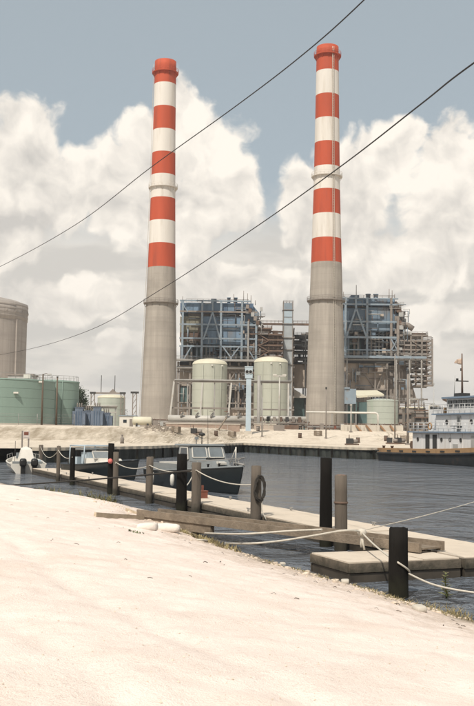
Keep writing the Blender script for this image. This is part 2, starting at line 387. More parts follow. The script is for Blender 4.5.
# ------------------------------------------------------------------ water, near bank, far land
SH_A, SH_B = Vector((4.3, 17.7)), Vector((-14.9, 61.6))
SD = (SH_B - SH_A).normalized(); SN = Vector((-SD.y, SD.x))     # SN points inland (to the left)
if SN.x > 0: SN = -SN
def shore_s(x, y):
    p = Vector((x, y)) - SH_A; a = p.dot(SD)
    bul = 2.2 * math.exp(-((a - 24.5) / (8.5 if a < 24.5 else 2.2)) ** 2)      # a spit of sand pushes out here
    return p.dot(SN) + bul + .35 * mnoise.noise((a * .22, 3.1, 0)) + .16 * mnoise.noise((a * .9, 9.1, 0))
def bank_z(x, y):
    s = shore_s(x, y)
    if s < 0: z = max(-1.6, .27 * s)
    else: z = 2.0 * (1 - math.exp(-s / 7.5))
    k = min(1, max(0, s) / 2.5)
    rut = .045 * k * (math.exp(-((s - 7.2 - .5 * math.sin(y * .13)) / .16) ** 2) + math.exp(-((s - 8.7 - .5 * math.sin(y * .13)) / .16) ** 2))
    z -= rut
    z += .022 * k * mnoise.noise((x * 2.6, y * 2.6, 12)) + .011 * k * mnoise.noise((x * 6.5, y * 6.5, 14))
    lip = math.exp(-((s - 1.0) / .9) ** 2) if s > 0 else 0
    z += lip * (.05 * mnoise.noise((x * 1.1, y * 1.1, 7)) + .035 * mnoise.noise((x * 3.3, y * 3.3, 6))) 
    z += .05 * k * mnoise.noise((x * .45, y * .45, 1.7)) + .03 * k * mnoise.noise((x * 1.7, y * 1.7, 4)) + .012 * mnoise.noise((x * 5, y * 5, 2))
    return z
def build_ground():
    w = MB().add([(-2500, -600, 0), (2500, -600, 0), (2500, 2500, 0), (-2500, 2500, 0)], [(0, 1, 2, 3)]).build('water', WATER)
    w['kind'] = 'structure'
    # near bank, finer where the camera looks
    def axis(a, b, fine0, fine1, fs, cs):
        out = []; q = a
        while q < b: out.append(q); q += fs if fine0 <= q <= fine1 else cs
        return out + [b]
    xs = axis(-70, 26, -12, 7, .12, 1.4); ys = axis(-30, 130, 3, 42, .12, 1.2)
    b = MB(); nx = len(xs)
    b.add([(x, y, bank_z(x, y)) for y in ys for x in xs],
          [(j * nx + i, j * nx + i + 1, (j + 1) * nx + i + 1, (j + 1) * nx + i) for j in range(len(ys) - 1) for i in range(nx - 1)], True)
    b.build('sand_bank', SAND)['kind'] = 'structure'
build_ground()

# quay line on the far side (plan), from left to right; z of its top
QUAY = [(-190, 92), (-60, 94), (-30, 95), (-19, 98.5), (-15, 108), (-10.5, 118), (-5.0, 142), (1.3, 163), (8.6, 145), (16.4, 127.5), (26.5, 131), (34.0, 109), (58, 40), (90, -30)]
QZ = 1.4
def quay_pts(step=1.0):
    out = []
    for (x0, y0), (x1, y1) in zip(QUAY, QUAY[1:]):
        L = math.hypot(x1 - x0, y1 - y0); k = max(1, int(L / step))
        out += [(x0 + (x1 - x0) * i / k, y0 + (y1 - y0) * i / k) for i in range(k)]
    return out + [QUAY[-1]]
def lerp_tab(tab, x):
    if x <= tab[0][0]: return tab[0][1]
    for (a, va), (b, vb) in zip(tab, tab[1:]):
        if x <= b: return va + (vb - va) * (x - a) / (b - a)
    return tab[-1][1]
# where (Y) the bank behind the strip starts to rise, and where it reaches the plateau
RISE0 = [(-60, 140), (-19, 142), (-8, 150), (0, 172), (20, 168), (60, 160)]
RISE1 = [(-60, 158), (-19, 160), (-9, 176), (0, 214), (20, 214), (60, 200)]
PLAT = 4.0
def land_z(x, y):
    a, b = lerp_tab(RISE0, x), lerp_tab(RISE1, x)
    if x < -30 and y < 100: pass
    t = min(1, max(0, (y - a) / (b - a))); t = t * t * (3 - 2 * t)
    z = QZ + (PLAT - QZ) * t
    z += math.sin(math.pi * t) * (.5 if x < -6 else .5 * math.exp(-(x + 6) / 3)) * mnoise.noise((x * .5, y * .12, 8)) + (.10 + .22 * math.sin(math.pi * t)) * mnoise.noise((x * .22, y * .22, 5)) * min(1, max(0, y - 100) / 10 + .2)
    return z
def build_land():
    # strip of land behind the quay line, columns follow the quay's x, rows go back in Y
    qp = [p for p in quay_pts(1.2)]
    xs = []; best = {}
    cols = []
    for i, (x, y) in enumerate(qp):
        if x < 1.4: cols.append((x, y))
    # right of the apex the land lies behind (to the right of) the line
    rows = [0, 1, 2, 4, 6, 8, 10, 13, 16, 20, 24, 28, 32, 34, 36, 38, 40, 42, 44, 46, 48, 50, 52, 54, 56, 58, 60, 62, 65, 68, 71, 75, 80, 86, 95, 120, 160, 220, 400, 900, 2300]
    def back(x, y, v):
        return (x, y + v)
    right = [p for p in qp if p[0] >= 1.4 and p[1] > 41]
    xs_all = [(x, y) for x, y in cols] + right + [(60 + k * 15, 40) for k in range(1, 12)]
    xs_all += [(400, 40), (1500, 40)]
    xs_all = [(-1500, 92)] + xs_all
    b = MB(); nr = len(rows)
    vs = []
    for x, y in xs_all:
        for v in rows:
            X, Y = back(x, y, v)
            vs.append((X, Y, land_z(X, Y) if v > 0 else QZ))
    fs = [(i * nr + j, (i + 1) * nr + j, (i + 1) * nr + j + 1, i * nr + j + 1) for i in range(len(xs_all) - 1) for j in range(nr - 1)]
    b.add(vs, fs, True); b.build('plant_ground', FARSAND)['kind'] = 'structure'
    # sheet piling, corrugated, with a concrete cap
    q = thing('quay_wall', 'long dark sheet-piled quay wall with pale cap across the basin', 'quay', (0, 0, 0))
    pts = [p for p in quay_pts(.45) if p[0] > -21 and p[1] > 30]
    prof = []
    for i, (x, y) in enumerate(pts):
        x2, y2 = pts[min(i + 1, len(pts) - 1)]; x1, y1 = pts[max(i - 1, 0)]
        d = Vector((x2 - x1, y2 - y1)).normalized(); nrm = Vector((d.y, -d.x))
        off = .16 if (i // 2) % 2 else 0.0
        prof.append((x + nrm.x * (.1 + off), y + nrm.y * (.1 + off), nrm))
    MB().loft([[(x, y, -1.2) for x, y, _ in prof], [(x, y, QZ - .18) for x, y, _ in prof]], closed=False, smooth=False).build('sheet_piling', QUAYD, q)
    r0 = [Vector((x + n.x * .22, y + n.y * .22, 0)) for x, y, n in prof]
    r1 = [Vector((x - n.x * .75, y - n.y * .75, 0)) for x, y, n in prof]
    up = Vector((0, 0, 1))
    MB().loft([[p + up * (QZ - .22) for p in r1], [p + up * (QZ - .22) for p in r0], [p + up * (QZ + .10) for p in r0], [p + up * (QZ + .10) for p in r1]], closed=False, smooth=False).build('cap', QUAYCAP, q)
    # timber fenders down the face
    for i in range(6, len(prof) - 6, 9):
        x, y, n = prof[i]
        pbox(q, 'fender', PILEB, (x + n.x * .36, y + n.y * .36, .25), (.24, .24, 1.9))
build_land()

# ------------------------------------------------------------------ stacks
def stack(name, label, cx, y_dist, base_z, bounds, widths, rings, ladder_ang, seed):
    # bounds: image rows of the band edges from the top; widths: (row, width in px)
    base = W(cx[1], 425, y_dist); X, Y = base.x, base.y
    def zof(py):
        px = cx[0] + (cx[1] - cx[0]) * (py - 57) / (425 - 57)
        return W(px, py, y_dist - 4.5).z
    tab = sorted((zof(py), w * y_dist / F_PX / 2) for py, w in widths)
    rad = lambda z: lerp_tab(tab, z)
    t = thing(name, label, 'chimney', (X, Y, base_z))
    zs = [zof(b) for b in bounds]
    for i, (a, b) in enumerate(zip(zs, zs[1:])):
        prof = [(rad(b + (a - b) * k / 4), b + (a - b) * k / 4 - base_z) for k in range(5)]
        if i == 0: prof += [(rad(a) * .8, a - base_z), (rad(a) * .78, a - base_z - 3)]
        o = MB().lathe(prof, 48, caps=(False, False)).build('red_band' if i % 2 == 0 else 'white_band', RED if i % 2 == 0 else WHT, t)
    zb = zs[-1]
    k = 14
    MB().lathe([(rad(base_z + (zb - base_z) * q / k), (zb - base_z) * q / k - (2 if q == 0 else 0)) for q in range(k + 1)], 48, caps=(False, False)).build('concrete_shaft', CONC, t)
    for py, mm, h in rings:
        z = zof(py) - base_z; r = rad(zof(py))
        p = MB().lathe([(r - .1, z - .25), (r + .8, z - .25), (r + .83, z + .05), (r - .1, z + .05)], 40, caps=(False, False), smooth=False).build('platform', mm, t)
        rb = MB(); nn = 24
        circ = [Vector(((r + .8) * math.cos(2 * math.pi * q / nn), (r + .8) * math.sin(2 * math.pi * q / nn), z)) for q in range(nn + 1)]
        for lv in (.55, 1.1): rb.tube([c + Vector((0, 0, lv)) for c in circ], .05, 5, caps=False)
        for c in circ[:-1]: rb.tube([c, c + Vector((0, 0, 1.1))], .045, 5)
        rb.build('railing', mm, p)
        for q in range(12):
            a = 2 * math.pi * q / 12; e = Vector((math.cos(a), math.sin(a), 0))
            pbeam(p, 'bracket', mm, e * (r - .05) + Vector((0, 0, z - 1.5)), e * (r + .7) + Vector((0, 0, z - .3)), .14)
    # ladder
    e = Vector((math.cos(ladder_ang), math.sin(ladder_ang), 0)); tn = Vector((-e.y, e.x, 0))
    lb = MB(); top = zs[0] - base_z - 1
    for sgn in (-.28, .28):
        lb.tube([e * (rad(base_z + z) + .35) + tn * sgn + Vector((0, 0, z)) for z in [2 + (top - 2) * q / 20 for q in range(21)]], .07, 5)
    z = 2.0
    while z < top:
        c = e * (rad(base_z + z) + .35) + Vector((0, 0, z)); lb.tube([c - tn * .28, c + tn * .28], .04, 4)
        if False:
            lb.tube([c + tn * .4 * math.cos(q) + e * .75 * math.sin(q) for q in [math.pi * j / 6 for j in range(7)]], .035, 4)
        z += .8
    lb.build('ladder', CONCL, t)
    return t
stack('smokestack', 'tall red and white banded chimney on the left, beside the green tanks', (166, 158.5), 325, PLAT,
      [57, 80.5, 104, 127, 150, 172.5, 196, 219, 242, 266], [(57, 22), (130, 23), (195, 25.2), (266, 28), (340, 32.5), (430, 37.5)],
      [(68.5, RED, 1), (184.5, WHT, 1), (301.5, BROWNG, 1)], R(185), 1)
stack('smokestack', 'taller-looking red and white banded chimney on the right, nearer the moored tug', (328.5, 325.5), 307, PLAT,
      [42, 67.5, 91.5, 115.5, 139.5, 164, 187.5, 212, 236.5, 261], [(42, 22.5), (115, 24.5), (190, 27), (261, 31), (340, 36), (430, 40.5)],
      [(51, RED, 1), (173, WHT, 1), (299, BROWNG, 1)], R(292), 2)

# ------------------------------------------------------------------ boiler houses
def boiler(label, x0, Y, depth, spec):
    o = W(x0, 425, Y); s = Y / F_PX
    t = thing('boiler_house', label, 'power plant', (o.x, Y, PLAT))
    zb = W(x0, 425, Y).z
    def L(px, py, y=0.0): return Vector(((px - x0) * s, y, (425 - py) * s + (zb - PLAT)))
    spec(t, L, s, depth)
    return t
def panels(t, L, m, x0, x1, y0, y1, nx, yoff=0.0, th=.4, gap=.12, name='wall_panel'):
    a, b = L(x0, y1), L(x1, y0)
    w = (b.x - a.x) / nx
    for i in range(nx):
        jit = random.uniform(-.03, .03)
        pbox(t, name, m if not isinstance(m, list) else random.choice(m), (a.x + w * (i + .5), yoff + th / 2 + jit, (a.z + b.z) / 2), (w - gap, th, b.z - a.z))
def vcol(t, L, m, x, y0, y1, w=.7, yoff=-.4, name='column'):
    a, b = L(x, y1, yoff), L(x, y0, yoff); pbox(t, name, m, (a + b) / 2, (w, w, abs(b.z - a.z)))
def hbeam(t, L, m, x0, x1, y, w=.6, yoff=-.5, name='beam'):
    a, b = L(x0, y, yoff), L(x1, y, yoff); pbox(t, name, m, (a + b) / 2, (abs(b.x - a.x), w, w))
def diag(t, L, m, p, q, w=.5, yoff=-.7, name='brace'):
    pbeam(t, name, m, L(p[0], p[1], yoff), L(q[0], q[1], yoff), w)
def stub(t, L, m, x, y0, y1, r, yoff=4, name='vent_stub'):
    a, b = L(x, y1, yoff), L(x, y0, yoff); MB().lathe([(r, a.z), (r, b.z), (r * 1.2, b.z), (r * 1.2, b.z + .3)], 14, (a.x, a.y, 0)).build(name, m, t)
def mast(t, L, m, x, y0, y1, r=.12, yoff=3, name='roof_mast'):
    MB().tube([L(x, y1, yoff), L(x, y0, yoff)], [r * 1.3, r], 6).build(name, m, t)
def core(t, L, m, x0, x1, y0, y1, ya, yb, name='core'):
    a, b = L(x0, y1), L(x1, y0); pbox(t, name, m, ((a.x + b.x) / 2, (ya + yb) / 2, (a.z + b.z) / 2), (b.x - a.x, yb - ya, b.z - a.z))
def roof_rail(t, L, m, x0, x1, y, yoff=.3):
    MB().__class__
    rail(MB(), [L(x0, y, yoff), L(x1, y, yoff)], 1.1, .06, 2.2, n=4).build('railing', m, t)
def gallery(t, L, m, x0, x1, ys, depth, y_front=-1.0, slab=.35, seed=0, xend=None):
    """open steel floors with columns, braces, pipes and rails"""
    rnd = random.Random(seed)
    for k, y in enumerate(ys):
        a0 = x0 if not callable(x0) else x0(y); a1 = x1 if not callable(x1) else x1(y)
        A, B = L(a0, y, 0), L(a1, y, 0)
        fl = pbox(t, 'floor_deck', m, ((A.x + B.x) / 2, y_front + depth / 2, A.z), (B.x - A.x, depth, slab))
        for yo in (y_front, y_front + depth): 
            pbox(t, 'edge_beam', m, ((A.x + B.x) / 2, yo, A.z - .25), (B.x - A.x + .2, .3, .55))
        rail(MB(), [Vector((A.x, y_front, A.z)), Vector((B.x, y_front, B.z)), Vector((B.x, y_front + depth, B.z))], 1.1, .06, 1.8, n=4).build('railing', m, t)
        # plant standing on the floor: pipes and small vessels
        for j in range(max(1, int((B.x - A.x) / 4))):
            xx = rnd.uniform(A.x + 1, B.x - 1); yy = rnd.uniform(y_front + 1, y_front + depth * .6); hh = rnd.uniform(.6, 1.5)
            if rnd.random() < .5: pbox(t, 'equipment_box', rnd.choice([BROWNG, DARKST, m]), (xx, yy, A.z + hh / 2), (rnd.uniform(.8, 2.2), rnd.uniform(.8, 2), hh))
            else: MB().tube([Vector((A.x, yy, A.z + hh)), Vector((B.x, yy, A.z + hh))], rnd.uniform(.15, .35), 7).build('pipe', rnd.choice([BROWNG, m, RUSTB]), t)

def left_spec(t, L, s, D):
    # blue upper casing
    core(t, L, BLUED, 178, 252, 302, 312.5, 1.5, D - 3, 'penthouse')
    panels(t, L, [BLUEP, BLUED], 184, 247, 302, 311, 9, .6)
    core(t, L, BROWNG, 186, 250, 312, 316.5, 2.4, D - 4, 'inset_band')
    core(t, L, BLUEGREY, 201, 252, 316, 344, 1.4, D - 2, 'boiler_casing')
    panels(t, L, BLUEP, 201, 243, 316, 330, 5, .55)
    panels(t, L, [BLUEP, BLUEGREY], 201, 243, 330.4, 344, 5, .75)
    panels(t, L, BLUEP, 244, 256, 311, 344, 2, 1.6)
    core(t, L, GREENG, 178, 200, 316, 341, 2.2, D - 4, 'side_casing')
    panels(t, L, GREENG, 181, 199.5, 316, 332, 3, 1.4)
    panels(t, L, RUSTB, 178, 199.5, 332.4, 341, 3, 1.2)
    # sloped right shoulder
    a, b, c, d = L(247, 302), L(252, 302), L(258, 311), L(258, 320)
    MB().prism([(a.x, a.z), (b.x - .6, b.z), (c.x, c.z), (d.x, d.z), (a.x, d.z)], 3, D - 4).build('shoulder', BLUEGREY, t)
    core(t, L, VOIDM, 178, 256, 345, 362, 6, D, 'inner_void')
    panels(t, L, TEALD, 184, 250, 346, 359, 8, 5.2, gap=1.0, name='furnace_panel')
    hop = MB()
    for i, x in enumerate([186, 190, 195.5, 205, 208.5, 213, 224, 228.5, 233, 245, 249]):
        MB().tube([L(x, 361, 2.5), L(x, 343, 2.5)], .38, 8).build('downcomer_pipe', [STEELG, BROWNG, PALEBLUE][i % 3], t)
    for x in (181, 200.5, 219.5, 240.5, 255): vcol(t, L, PALEBLUE, x, 300 if x < 250 else 312, 362, .75)
    for y, w in ((300.5, .55), (311.5, .6), (324.5, .6), (338.5, .6), (346.5, .55)): hbeam(t, L, PALEBLUE if y != 311.5 else BROWNG, 178, 256 if y > 310 else 249, y, w)
    diag(t, L, PALEBLUE, (211, 312), (202, 340), .55); diag(t, L, PALEBLUE, (211, 312), (219, 340), .55)
    vcol(t, L, PALEBLUE, 211, 299, 313, .6)
    for p, q in (((222, 347), (231, 359)), ((238, 347), (229, 359)), ((178, 300), (186, 312)), ((182, 361), (190, 347)), ((246, 347), (254, 360))): diag(t, L, PALEBLUE, p, q, .4)
    # stubs on the roof
    core(t, L, BLUEGREY, 209, 214.5, 297, 302, 3, 7, 'roof_box'); 
    for x in (227, 234): stub(t, L, PALEBLUE, x, 296, 302, .62)
    for x, y in ((242, 288.5), (246, 291), (249.5, 293), (254, 298), (180, 295), (232, 292)): mast(t, L, BROWNG, x, y, 303)
    roof_rail(t, L, BROWNG, 184, 247, 301.5)
    # front gallery and duct at the foot of the furnace
    core(t, L, STEELG, 174, 262, 359.5, 361.5, -2.4, 1.5, 'walkway')
    rail(MB(), [L(174, 359.6, -2.3), L(262, 359.6, -2.3)], 1.1, .06, 2, n=4).build('railing', STEELG, t)
    core(t, L, DARKST, 178, 256, 362, 365, 2, D - 2, 'soffit_shade')  # dark strip standing in for the shade below the walkway
    # base
    core(t, L, LOWCON, 178, 256, 365, 430, 3, D - 2, 'base_block')
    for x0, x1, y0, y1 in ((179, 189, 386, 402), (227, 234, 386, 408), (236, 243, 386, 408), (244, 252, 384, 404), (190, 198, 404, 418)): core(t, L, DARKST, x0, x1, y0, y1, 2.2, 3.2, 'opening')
    core(t, L, TEALD, 180, 187, 388, 404, .8, 2.1, 'equipment_cabinet')
    for x in (177, 189, 200.5, 219.5, 229, 238, 250): vcol(t, L, BROWNG, x, 362, 428, .7, 1.0)
    for y in (372, 384, 403): hbeam(t, L, BROWNG, 176, 256, y, .5, .9)
    for p, q in (((189, 384), (200, 365)), ((227, 384), (238, 366)), ((250, 384), (240, 366))): diag(t, L, BROWNG, p, q, .4, .7)
    MB().tube([L(176, 368, -.3), L(262, 368, -.3)], .5, 10).build('header_pipe', STEELG, t)
    # brown open galleries on the right side
    for x in (247.5, 258, 268, 277): 
        for yo in (1, 14): vcol(t, L, RUSTB, x, 318 if x < 250 else 326 + (x - 258) * .35, 420, .6, yo)
    gallery(t, L, RUSTB, 248, lambda y: 271 if y < 332 else 282, [327, 333, 338.5, 344, 349.5, 355, 360.5, 372, 384], 14, 0, seed=4)
    core(t, L, DARKST, 252, 264, 340, 412, 8, 22, 'stair_core')
    for k in range(5): diag(t, L, RUSTB, (258 + (k % 2) * 10, 334 + k * 5.6), (268 - (k % 2) * 10, 339.5 + k * 5.6), .35, -.4)
    MB().tube([L(250, 313, 2), L(257, 318, 2), L(262, 326, 2)], .5, 8).build('steam_pipe', BROWNG, t)
    for k in range(5):
        a = L(246 + k * 2.6, 306 + k * 4, -.5); pbox(t, 'equipment_box', [BROWNG, RUSTB, GREYP][k % 3], a, (1.2, 1.6, 1.5))
    fine_pipes(t, L, 179, 256, 344, 362, 46, 1.6, 31); fine_pipes(t, L, 178, 258, 362, 410, 60, .9, 32); fine_pipes(t, L, 180, 252, 301, 344, 26, .0, 33); fine_pipes(t, L, 244, 262, 305, 400, 34, -.2, 34)
    pbox(t, 'elevator_guide', STEELG, L(247, 372, -1.0), (.6, .6, 38))

def right_spec(t, L, s, D):
    core(t, L, BLUED, 332, 394, 298, 305, 1.5, D - 3, 'penthouse')
    panels(t, L, [BLUEP, BLUEGREY], 334, 395, 298, 303, 8, .6)
    core(t, L, BROWNG, 336, 394, 304, 308, 2.4, D - 4, 'inset_band')
    core(t, L, BLUEGREY, 330, 396, 307, 331, 1.6, D - 2, 'boiler_casing')
    panels(t, L, [BLUEGREY, BLUEP], 332, 345.5, 308, 330, 2, .6); panels(t, L, BLUEGREY, 346, 366, 308, 330, 2, .6)
    panels(t, L, [BLUEGREY], 368.3, 396, 306.5, 330, 3, .5)
    core(t, L, VOIDM, 332, 397, 331, 361, 6, D, 'inner_void')  # solid dark box, shade between the pipes put into its colour
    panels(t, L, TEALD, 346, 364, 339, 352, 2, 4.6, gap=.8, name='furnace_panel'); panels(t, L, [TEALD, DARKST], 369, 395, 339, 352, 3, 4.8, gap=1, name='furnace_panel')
    for i, x in enumerate([340, 349, 355, 359, 371.5, 376, 380, 383.5, 388]):
        MB().tube([L(x, 356, 2.4), L(x, 331, 2.4)], .4, 8).build('downcomer_pipe', [STEELG, PALEBLUE, BROWNG][i % 3], t)
    for x in (331, 345, 366.8, 391): vcol(t, L, PALEBLUE if x != 391 else BROWNG, x, 297, 358, .75)
    vcol(t, L, BROWNG, 397.5, 318, 362, .8, -.6)
    for y, w in ((298, .5), (304, .55), (321.5, .6), (337.3, .7), (350, .45)): hbeam(t, L, PALEBLUE, 330, 398, y, w)
    diag(t, L, PALEBLUE, (355.5, 308), (346, 337), .6); diag(t, L, PALEBLUE, (355.5, 308), (366, 337), .6); vcol(t, L, PALEBLUE, 355.5, 295, 309, .7)
    for p, q in (((391, 339), (397, 350)), ((397, 339), (391, 350)), ((331, 339), (345, 352))): diag(t, L, PALEBLUE, p, q, .4)
    core(t, L, BLUEGREY, 351.5, 360, 293.5, 298.5, 3, 8, 'roof_box'); core(t, L, GREYP, 340, 346, 295, 298.5, 5, 9, 'roof_box')
    for x in (369.5, 377.3): stub(t, L, PALEBLUE, x, 292.5, 299, .8)
    core(t, L, PALEBLUE, 381, 387, 296, 298.5, 4, 8, 'roof_box')
    for x, y in ((390.5, 286.5), (393.5, 288), (396, 292), (357, 283), (344, 290)): mast(t, L, BROWNG, x, y, 300)
    roof_rail(t, L, BROWNG, 332, 395, 297.5)
    # right shoulder of pipes and galleries
    for k in range(7):
        a = L(397 + (k % 3) * 2.0, 305 + k * 4.3, .5); pbox(t, 'equipment_box', [BROWNG, RUSTB, GREYP][k % 3], a, (1.6, 2.0, 1.7))
    MB().tube([L(396, 300, 1), L(400, 308, 1), L(403, 319, 1), L(404, 330, 1)], .45, 8).build('steam_pipe', BROWNG, t)
    MB().tube([L(398, 322.5, .5), L(408, 324.5, .5), L(413.5, 328, .5)], [1.0, 1.1, 1.0], 10).build('air_duct', BROWNG, t)
    a, b, c, d = L(396, 299), L(399, 300), L(406, 314), L(406, 344)
    MB().prism([(a.x, a.z), (b.x, b.z), (c.x, c.z), (d.x, d.z), (a.x, d.z)], 3, D - 6).build('shoulder', BLUEGREY, t)
    for k in range(4): pbox(t, 'equipment_box', [BROWNG, GREYP][k % 2], L(403 + k * .8, 312 + k * 7, 2), (2.2, 2, 1.2))
    # pale pipe bridge along the front
    a, b = L(338, 357.5, -3), L(425, 357.5, -3)
    pbox(t, 'pipe_bridge', PALEBLUE, ((a + b) / 2), (b.x - a.x, 1.2, .8)); pbox(t, 'pipe_bridge', STEELG, (a + b) / 2 + Vector((0, 1.6, -.9)), (b.x - a.x, .8, .5))
    rail(MB(), [a + Vector((0, -.6, .4)), b + Vector((0, -.6, .4))], 1.1, .06, 2, n=4).build('railing', STEELG, t)
    for x in (346, 395, 408, 420): vcol(t, L, STEELG, x, 359, 430, .45, -3)
    core(t, L, DARKST, 334, 397, 360, 363, 2, D - 2, 'soffit_shade')  # dark strip standing in for the black shadow below the pipe bridge
    a, b, c, d = L(336, 363), L(388, 363), L(388, 386), L(391, 430)
    core(t, L, LOWCON, 336, 388, 363, 430, 3, D - 2, 'base_block')
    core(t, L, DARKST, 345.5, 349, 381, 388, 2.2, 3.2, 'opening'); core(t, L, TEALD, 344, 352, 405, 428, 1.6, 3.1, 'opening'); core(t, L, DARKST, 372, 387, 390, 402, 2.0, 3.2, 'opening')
    for p, q in (((360, 366), (376, 388)), ((360, 366), (347, 388)), ((378, 388), (386, 366))): diag(t, L, BROWNG, p, q, .45, 2.2)
    for x in (347, 360, 376, 388): vcol(t, L, BROWNG, x, 363, 430, .6, 2.0)
    for y in (372, 389): hbeam(t, L, BROWNG, 345, 389, y, .5, 1.9)
    fine_pipes(t, L, 344, 398, 330, 360, 50, 1.4, 41); fine_pipes(t, L, 344, 392, 363, 412, 50, 1.6, 42); fine_pipes(t, L, 344, 396, 298, 330, 22, .0, 43); fine_pipes(t, L, 394, 410, 303, 400, 40, -.2, 44)
    # hopper under the galleries
    a, b, c, d = L(388, 364), L(408, 364), L(420, 402), L(392, 402)
    MB().prism([(a.x, a.z), (b.x, b.z), (c.x, c.z), (d.x, d.z)], 4, 16).build('hopper', BROWNG, t)
    lo = lambda y: 398 if y < 366 else 409 + (y - 369) * .5
    for x in (399, 411, 422, 432.5):
        for yo in (0, 12): vcol(t, L, BROWNG, x, {399: 330, 411: 334, 422: 334, 432.5: 338}[x], {399: 430, 411: 372, 422: 385, 432.5: 385}[x], .5, yo)
    gallery(t, L, BROWNG, lo, lambda y: 428 if y < 337 else 433, [334, 339.5, 344, 348.5, 353, 358.5, 363.5, 369, 374.5, 379.5, 384.3], 12, 0, .3, seed=9)
    for x in (404, 416, 427): vcol(t, L, RUSTB, x, 340, 384 if x > 410 else 364, .25, -.1)
    for k in range(6): diag(t, L, BROWNG, (411 + (k % 2) * 11, 340 + k * 7.5), (422 - (k % 2) * 11, 347 + k * 7.5), .25, -.3)
def fine_pipes(t, L, x0, x1, y0, y1, n, yo, seed):
    r_ = random.Random(seed); ms = [STEELG, BROWNG, RUSTB, PALEBLUE, GREYP, VOIDM, BLUEGREY]
    for i in range(n):
        xa = r_.uniform(x0, x1); ya = r_.uniform(y0, y1); d = yo + r_.uniform(-.8, .8); rr = r_.choice([.09, .12, .16, .24]); q = r_.random()
        if q < .45: pts = [L(xa, ya, d), L(xa, min(y1, ya + r_.uniform(5, 16)), d)]
        elif q < .75: pts = [L(xa, ya, d), L(min(x1, xa + r_.uniform(5, 18)), ya, d)]
        else:
            xb = min(x1, xa + r_.uniform(3, 10)); pts = [L(xa, ya, d), L(xb, ya, d), L(xb, min(y1, ya + r_.uniform(4, 12)), d)]
        MB().tube(pts, rr, 6).build('pipe', r_.choice(ms), t)
    for i in range(n // 6):
        c = L(r_.uniform(x0, x1), r_.uniform(y0, y1), yo); w_ = r_.uniform(1.5, 4)
        p = pbox(t, 'service_platform', r_.choice([BROWNG, STEELG]), c, (w_, 1.6, .14))
        rail(MB(), [c + Vector((-w_ / 2, -.8, 0)), c + Vector((w_ / 2, -.8, 0))], 1.0, .05, 1.2, n=4).build('railing', STEELG, t)
    for i in range(n // 8): pbox(t, 'junction_box', r_.choice([GREYP, BLUEGREY, RUSTB, LOWCON]), L(r_.uniform(x0, x1), r_.uniform(y0, y1), yo), (r_.uniform(.6, 1.8), .6, r_.uniform(.6, 1.8)))
boiler('blue-clad boiler house with rusty open galleries behind the two cream tanks', 216, 362, 30, left_spec)
boiler('blue-grey boiler house with tiers of open steel galleries right of the right chimney', 370, 345, 30, right_spec)

# slim white lift tower between the boiler houses with its catwalks
o = W(287, 425, 372); s = 372 / F_PX
t = thing('lift_tower', 'slim white tower with catwalks between the two boiler houses', 'tower', (o.x, 372, PLAT))
zz = lambda py: (425 - py) * s + o.z - PLAT
pbox(t, 'tower_shaft', mat('tower_paint', (.34, .365, .38), .6, .12, .4), (0, 0, zz(360) - 0), (3.3, 3.3, 2 * (zz(360))) if False else (3.3, 3.3, zz(310)))
t.children[0].location.z = zz(310) / 2
for k, (a, b) in enumerate(((303, 309.5), (311, 317), (318.5, 324))): 
    pbox(t, 'cladding_panel', PALEBLUE if k == 0 else PALECOL, (0, -1.75, (zz(a) + zz(b)) / 2), (3.1, .15, zz(a) - zz(b)))
for sx in (-1, 1):
    for sy in (-1, 1): pbox(t, 'corner_post', BROWNG, (sx * 1.75, sy * 1.75, zz(302) / 2), (.3, .3, zz(302)))
for py in (310, 324, 338, 350, 365): 
    p = pbox(t, 'landing', BROWNG, (0, 0, zz(py)), (4.2, 4.2, .25))
rail(MB(), [(-1.8, -1.8, zz(303.5)), (1.8, -1.8, zz(303.5)), (1.8, 1.8, zz(303.5)), (-1.8, 1.8, zz(303.5)), (-1.8, -1.8, zz(303.5))], 1.1, .07, 1.2, n=4).build('railing', BROWNG, t)
for x0, x1 in ((-12.5, -2), (2, 12)):
    pbox(t, 'catwalk', RUSTB, ((x0 + x1) / 2, 0, zz(324)), (x1 - x0, 1.6, .7))
    rail(MB(), [(x0, -.7, zz(323)), (x1, -.7, zz(323))], 1.0, .06, 1.6, n=4).build('railing', RUSTB, t)
    pbox(t, 'support_leg', RUSTB, (x0 if x0 < 0 else x1, 0, zz(324) / 2), (.5, .5, zz(324)))
for k in range(18):
    z0 = zz(418 - k * 5); pbeam(t, 'stair_flight', BROWNG, (2.3, -1.4 + 2.8 * (k % 2), z0), (2.3, 1.4 - 2.8 * (k % 2), z0 + 5 * s), .5, .2)

# steel floors glimpsed between the lift tower and the right chimney
o = W(300, 425, 380); s3 = 380 / F_PX
t = thing('pipe_gallery', 'dark stack of open steel floors between the lift tower and right chimney', 'steel frame', (o.x, 380, PLAT))
L3 = lambda px, py, y=0.0: Vector(((px - 300) * s3, y, (425 - py) * s3 + o.z - PLAT))
gallery(t, L3, DARKST, 292, 318, [335, 340.5, 346, 351, 357, 362.5], 12, 0, .4, seed=12)
for x in (293, 305, 317): 
    for yo in (0, 12): vcol(t, L3, DARKST, x, 334, 428, .5, yo)
core(t, L3, LOWCON, 293, 318, 364, 387, 1.5, 12, 'base_block'); core(t, L3, TEALD, 293, 312, 398, 430, 1, 10, 'machinery_house')
a, b, c = L3(291, 398), L3(303, 398), L3(291, 388)
MB().prism([(a.x, a.z), (b.x + 2, b.z), (c.x, c.z)], -2, 6).build('sloping_roof', PIPEW, t)

